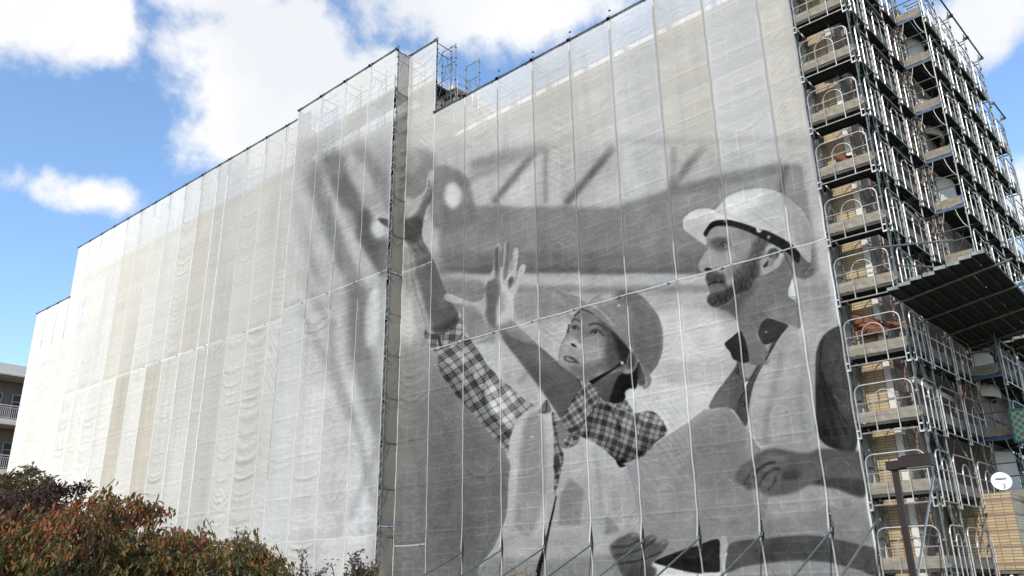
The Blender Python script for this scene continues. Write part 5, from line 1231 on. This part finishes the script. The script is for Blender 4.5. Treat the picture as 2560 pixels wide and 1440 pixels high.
# ---------------------------------------------------------------- far left apartment block (faces +x)
fb = thing('apartment_building', 'cream apartment block with railed balconies at the far left edge', 'building', (-66, 0, 0))
FX = -66.0
def fpart(name, m, boxes, parent=fb):
    mb = MB()
    for b in boxes: mb.box(*b)
    return mb.build(name, m, parent)
fpart('wall', M_['tilebrown'], [(-12, -1.7, -24, 16, 0, 19.0)])
fpart('parapet', M_['concrete'], [(-12.1, 0, -24.2, 16.1, 18.72, 19.53)])
fpart('cornice', M_['white'], [(-.2, .10, -24.3, 16.2, 18.60, 18.71)])
fpart('soffit', M_['soffit'], [(-1.69, -.22, -24, 16, 18.50, 18.595)])
for k in range(5):
    zs = 14.72-3.9*k
    if zs < 0: zs = .1
    sl_ = fpart('balcony_slab', M_['concrete'], [(-1.69, 0, -24.1, 16.05, zs, zs+.42)])
    fpart('slab_soffit', M_['soffit'], [(-1.68, -.06, -24, 16, zs-.05, zs-.004)])
    rl = MB(); 
    rl.tube([(-.08, -24, zs+1.5), (-.08, 16, zs+1.5)], .035, 6); rl.tube([(-.08, -24, zs+.52), (-.08, 16, zs+.52)], .025, 6); rl.tube([(-.08, -24, zs+1.34), (-.08, 16, zs+1.34)], .02, 6)
    y = -6
    while y < 8: rl.box(-.095, -.065, y-.012, y+.012, zs+.54, zs+1.32); y += .14
    for y in range(-24, 17, 2): rl.box(-.11, -.05, y-.03, y+.03, zs+.43, zs+1.48)
    rl.build('balcony_railing', mat('railing_paint', (.72, .66, .62), .5) if k == 0 else bpy.data.materials['railing_paint'], fb)
    for y in (-9.6, -5.8, -2.0, 1.8, 5.6, 9.4):
        f = fpart('window', M_['alu'], [(-1.69, -1.62, y, y+3.1, zs+.45, zs+2.75)])
        g = MB(); g.box(-1.61, -1.6, y+.1, y+1.5, zs+.55, zs+2.1); g.box(-1.61, -1.6, y+1.6, y+3.0, zs+.55, zs+2.1); g.box(-1.61, -1.6, y+.1, y+1.5, zs+2.2, zs+2.68); g.box(-1.61, -1.6, y+1.6, y+3.0, zs+2.2, zs+2.68)
        g.build('pane', M_['glass'], f)
        MB().box(-1.595, -1.59, y+1.7, y+2.9, zs+.6, zs+2.05).build('curtain', M_['curtain'], f)

# ---------------------------------------------------------------- ground
def sheet_obj(name, x0, x1, y0, y1, z, m):
    o = MB().add([(x0, y0, z), (x1, y0, z), (x1, y1, z), (x0, y1, z)], [(0, 1, 2, 3)]).build(name, m); o['kind'] = 'structure'; return o
sheet_obj('ground', -900, 900, -900, 900, -.02, M_['soil'])
sheet_obj('road', -200, 200, -34, -19, -.012, M_['asphalt'])
sheet_obj('yard', -75, 30, -9, 2, -.008, M_['asphalt'])
o = MB().box(-200, 200, -19, -18.8, -.02, .12).build('kerb', M_['concrete']); o['kind'] = 'structure'
o = MB().box(-200, 200, -18.8, -16.8, -.02, .1).build('pavement', M_['concrete']); o['kind'] = 'structure'

# ---------------------------------------------------------------- trees
def leaf_mat(name, ramp, rough=.65, trans=.35, patch=.9):
    m = bpy.data.materials.new(name); m.use_nodes = True; t = m.node_tree; t.nodes.clear(); L = t.links.new
    out = N(t, 'ShaderNodeOutputMaterial'); g = N(t, 'ShaderNodeNewGeometry'); tc = N(t, 'ShaderNodeTexCoord')
    n = N(t, 'ShaderNodeTexNoise'); n.inputs['Scale'].default_value = patch; n.inputs['Detail'].default_value = 3; L(tc.outputs['Object'], n.inputs['Vector'])
    at = N(t, 'ShaderNodeAttribute', attribute_name='hue')
    a = N(t, 'ShaderNodeMath', operation='MULTIPLY_ADD'); L(g.outputs['Random Per Island'], a.inputs[0]); a.inputs[1].default_value = .5; L(at.outputs['Fac'], a.inputs[2])
    b = N(t, 'ShaderNodeMath', operation='MULTIPLY_ADD'); L(n.outputs['Fac'], b.inputs[0]); b.inputs[1].default_value = .7; L(a.outputs[0], b.inputs[2])
    c = N(t, 'ShaderNodeMath', operation='SUBTRACT'); L(b.outputs[0], c.inputs[0]); c.inputs[1].default_value = .22
    r = N(t, 'ShaderNodeValToRGB'); L(c.outputs[0], r.inputs[0])
    e = r.color_ramp.elements
    e[0].position = ramp[0][0]; e[0].color = (*ramp[0][1], 1); e[1].position = ramp[-1][0]; e[1].color = (*ramp[-1][1], 1)
    for p, c_ in ramp[1:-1]: q = e.new(p); q.color = (*c_, 1)
    d = N(t, 'ShaderNodeBsdfPrincipled'); L(r.outputs[0], d.inputs['Base Color']); d.inputs['Roughness'].default_value = rough
    tl = N(t, 'ShaderNodeBsdfTranslucent'); L(r.outputs[0], tl.inputs[0])
    mx = N(t, 'ShaderNodeMixShader'); mx.inputs[0].default_value = trans; L(d.outputs[0], mx.inputs[1]); L(tl.outputs[0], mx.inputs[2]); L(mx.outputs[0], out.inputs[0])
    return m
def leaves_mesh(name, pos, direc, size, hue, rg, wid=.42, curl=.25):
    """pos, direc: arrays of leaf bases and hanging directions; each leaf a pointed, folded blade"""
    n = len(pos); V = np.zeros((n, 6, 3)); F = []
    side = np.cross(direc, rg.normal(size=(n, 3))); side /= np.linalg.norm(side, axis=1)[:, None]+1e-9
    nor = np.cross(direc, side)
    L_ = size[:, None]; W_ = L_*wid/2
    V[:, 0] = pos; V[:, 1] = pos+direc*L_*.35+side*W_+nor*W_*.5; V[:, 2] = pos+direc*L_*.72+side*W_*.7+nor*(W_*.3-L_*curl*.3)
    V[:, 3] = pos+direc*L_-nor*L_*curl; V[:, 4] = pos+direc*L_*.72-side*W_*.7+nor*(W_*.3-L_*curl*.3); V[:, 5] = pos+direc*L_*.35-side*W_+nor*W_*.5
    idx = np.arange(n)[:, None, None]*6+np.array([[0, 1, 2, 3], [0, 3, 4, 5]])[None]
    me = bpy.data.meshes.new(name); me.vertices.add(n*6); me.vertices.foreach_set('co', V.reshape(-1).astype(np.float32))
    nf = n*2; me.loops.add(nf*4); me.loops.foreach_set('vertex_index', idx.reshape(-1).astype(np.int32)); me.polygons.add(nf)
    me.polygons.foreach_set('loop_start', np.arange(0, nf*4, 4, dtype=np.int32))
    try: me.polygons.foreach_set('loop_total', np.full(nf, 4, dtype=np.int32))
    except Exception: pass
    me.update()
    at = me.attributes.new('hue', 'FLOAT', 'POINT'); at.data.foreach_set('value', np.repeat(hue, 6).astype(np.float32))
    return me
def ray(x, y):  # camera ray through an image pixel
    return SF+CAM_R*(x-1280)/CAM_FX+SU*(720-y)/CAM_FX
def world_at(x, y, dist):  # point on that ray at a level distance from the camera
    d = ray(x, y); return CAM_P+d*dist/math.hypot(d[0], d[1])
def tree(name, label, tips, rg, base, leafm, nleaf, lsize, twig=.28, droop=.6, hue=None, cat='tree', spread=.06, trunk_r=.07, limb_every=9, wid=.42, crown='crown'):
    t = thing(name, label, cat, (base[0], base[1], 0))
    b = np.array([base[0], base[1], 0.0])
    T = np.array(tips)-b
    pos = []; dr = []; sz = []; hu = []; tw_ = MB()
    cen = T.mean(0)
    for k, p in enumerate(T):
        out = p-cen*np.array([1, 1, .6]); out[2] = abs(out[2])*.3; out /= np.linalg.norm(out)+1e-6
        out = out+rg.normal(size=3)*.45; out /= np.linalg.norm(out)
        m = max(int(nleaf*(.6+.8*rg.random())), 3); L_ = twig*(.6+.8*rg.random())
        pts = [p-out*L_*(1-j/3)+np.array([0, 0, -.25*droop*L_*(j/3)**2]) for j in range(4)]
        tw_.tube(pts, .004*max(twig/.28, .4), 4, .0015)
        for j in range(m):
            u = rg.random(); q = p-out*L_*(1-u)+np.array([0, 0, -.25*droop*L_*u*u])+rg.normal(size=3)*spread*.4
            dd = out*.5+rg.normal(size=3)*.5+np.array([0, 0, -droop*1.2]); dd /= np.linalg.norm(dd)
            pos.append(q); dr.append(dd); sz.append(lsize*(.6+.7*rg.random())); hu.append(hue(p+b) if hue else 0)
    me = leaves_mesh(crown, np.array(pos), np.array(dr), np.array(sz), np.array(hu), rg, wid); me.materials.append(leafm)
    put(crown, me, t)
    # limbs from the trunk to clusters of tips
    top = np.array([0, 0, max(cen[2]*.55, .3)])
    tk_ = MB().tube([(0, 0, 0), tuple(top*.5+rg.normal(size=3)*.03), tuple(top)], trunk_r, 9, trunk_r*.7); tk_.build('trunk', M_['bark'], t, smooth=True)
    lb = MB()
    for k in range(0, len(T), limb_every):
        p = T[k]; mid = top*.5+p*.5+np.array([0, 0, .12])+rg.normal(size=3)*.06
        lb.tube([tuple(top*.9), tuple(top*.65+mid*.35), tuple(mid), tuple(mid*.45+p*.55), tuple(p)], trunk_r*.35, 5, .005)
    lb.v and lb.build('branches', M_['bark'], t, smooth=True)
    tw_.build('twigs', M_['bark'], t)
    return t
def under(profile, n, rg, d0, d1, ybot=1500, dens=1.0):
    """tips inside a crown volume: profile is the crown's skyline, d0..d1 its distance from the camera"""
    xs = np.array([p[0] for p in profile]); ys = np.array([p[1] for p in profile]); out = []
    while len(out) < n:
        x = rg.uniform(xs[0], xs[-1]); top = np.interp(x, xs, ys); y = top+(ybot-top)*rg.random()**1.15
        if y < ybot: out.append(world_at(x, y, rg.uniform(d0, d1)))
    return out
rg = np.random.default_rng(5)
autumn = leaf_mat('autumn_leaves', [(0, (.045, .056, .009)), (.30, (.10, .092, .015)), (.5, (.18, .085, .014)), (.68, (.24, .062, .012)), (.86, (.31, .035, .012)), (1, (.36, .11, .02))], patch=1.6, trans=.28)
olive = leaf_mat('olive_leaves', [(0, (.055, .048, .016)), (.5, (.10, .07, .024)), (1, (.16, .07, .03))], patch=2)
purple = leaf_mat('purple_leaves', [(0, (.035, .022, .014)), (.6, (.07, .028, .02)), (1, (.17, .035, .022))], patch=2)
def hue_main(p):
    return .17*max(min((p[2]-1.9)/.5, 1), -.7)+.0
prof = [(-160, 1306), (0, 1300), (90, 1290), (180, 1262), (250, 1252), (330, 1256), (385, 1262), (400, 1288), (405, 1345), (455, 1335), (520, 1348), (560, 1368), (625, 1368), (668, 1378), (700, 1402), (722, 1428), (735, 1470)]
tips = []
for c_ in under(prof, 150, rg, 6.6, 8.7):
    r_ = rg.uniform(.10, .20)
    for k in range(10): tips.append(c_+rg.normal(size=3)*np.array([r_, r_, r_*.45])-np.array([0, 0, .05]))
tips = [p for p in tips if (lambda u, v: v > np.interp(u, [q[0] for q in prof], [q[1] for q in prof])-14 and u < 742)(*[float(t_) for t_ in art_px(p)])]
# loose drooping sprays that break the skyline
for x0, y0, x1, y1, n in [(160, 1262, 205, 1228, 8), (225, 1258, 268, 1226, 9), (262, 1250, 312, 1226, 8), (300, 1262, 352, 1228, 10), (340, 1256, 402, 1234, 12), (385, 1262, 432, 1262, 8), (120, 1285, 150, 1250, 6),
                          (430, 1340, 470, 1306, 9), (470, 1340, 478, 1308, 6), (500, 1350, 530, 1322, 7), (550, 1362, 560, 1340, 4), (600, 1372, 645, 1342, 10), (640, 1372, 682, 1352, 8), (660, 1384, 668, 1352, 6), (690, 1410, 722, 1392, 8), (700, 1425, 735, 1412, 6),
                          (40, 1302, 70, 1272, 6), (0, 1300, 22, 1275, 5), (395, 1300, 412, 1318, 4), (380, 1340, 440, 1318, 8)]:
    d_ = rg.uniform(6.9, 8.2)
    for k in range(n): tips.append(world_at(x0+(x1-x0)*k/n+rg.normal()*2, y0+(y1-y0)*k/n+rg.normal()*2, d_+rg.normal()*.05))
tree('cherry_tree', 'nearest autumn tree with drooping red and orange-brown leaves in the lower left corner', tips, rg, (.15, -18.0), autumn, 14, .054, twig=.22, droop=1.1, hue=hue_main, trunk_r=.08, wid=.38)
prof = [(-150, 1195), (0, 1190), (40, 1178), (70, 1168), (84, 1138), (92, 1140), (102, 1168), (118, 1176), (132, 1158), (130, 1185), (140, 1230)]
prof.sort()
tips = under(prof, 420, rg, 11.5, 13.2, 1330)
tree('olive_green_tree', 'olive-brown feathery tree behind the autumn tree at the left edge', tips, rg, (-4.9, -17.3), olive, 20, .055, twig=.24, droop=.1, trunk_r=.06)
prof = [(-60, 1235), (20, 1232), (60, 1225), (110, 1208), (150, 1212), (160, 1240)]
tips = under(prof, 300, rg, 9.6, 10.8, 1320)
for k in range(34):
    u = k/33.; tips.append(world_at(120+112*u, 1212+4*math.sin(u*3)+rg.normal()*2, 9.9)); tips.append(world_at(120+92*u, 1218+22*u+rg.normal()*3, 10.0)) if k % 2 else None
tree('plum_tree', 'dark purple-leaved tree with one long side branch, above the autumn tree', tips, rg, (-2.6, -17.6), purple, 9, .05, twig=.12, droop=.2, trunk_r=.05, limb_every=14)
# loose small shoots in front of the tower
def sapling(label, stems, dist, base, m, lsize=.04):
    tips = []
    for (x0, y0, x1, y1, n) in stems:
        for k in range(n): u = (k+rg.random()*.5)/n; tips.append(world_at(x0+(x1-x0)*u+rg.normal()*2.2, y0+(y1-y0)*u+rg.normal()*1.5, dist+rg.normal()*.08))
    return tree('sapling', label, tips, rg, base, m, 3, lsize, twig=.10, droop=.3, trunk_r=.02, limb_every=6, cat='sapling')
shoot = leaf_mat('shoot_leaves', [(0, (.05, .055, .02)), (.45, (.10, .07, .03)), (1, (.24, .09, .04))], patch=4)
bs = world_at(800, 1470, 8.4); sapling('thin sapling with sparse brown-green leaves between the autumn tree and tower corner', [(752, 1440, 756, 1360, 16), (765, 1440, 762, 1400, 8), (738, 1440, 730, 1410, 8), (800, 1440, 806, 1418, 10), (775, 1450, 840, 1400, 14)], 8.4, bs, shoot, .035)
bs = world_at(900, 1490, 9.2); sapling('bushier sapling with reddish leaves at the foot of the tower corner', [(880, 1445, 878, 1378, 22), (886, 1445, 892, 1368, 20), (900, 1445, 902, 1400, 26), (915, 1445, 918, 1412, 20), (935, 1445, 942, 1398, 18), (893, 1445, 905, 1420, 30), (860, 1445, 868, 1420, 12), (925, 1445, 935, 1425, 20)], 9.2, bs, shoot, .04)
bs = world_at(615, 1450, 8.9); sapling('slender twiggy shoot rising above the right end of the autumn tree', [(600, 1370, 597, 1318, 14), (608, 1370, 612, 1330, 8), (640, 1372, 650, 1334, 12), (628, 1372, 632, 1345, 8)], 8.9, bs, shoot, .03)
bs = world_at(1292, 1500, 8.0); yel = leaf_mat('yellow_leaves', [(0, (.2, .12, .03)), (1, (.42, .19, .04))])
sapling('tips of a small yellow-leaved sapling at the bottom edge below the printed woman', [(1282, 1450, 1290, 1433, 7), (1334, 1450, 1330, 1432, 6)], 8.0, bs, yel, .035)
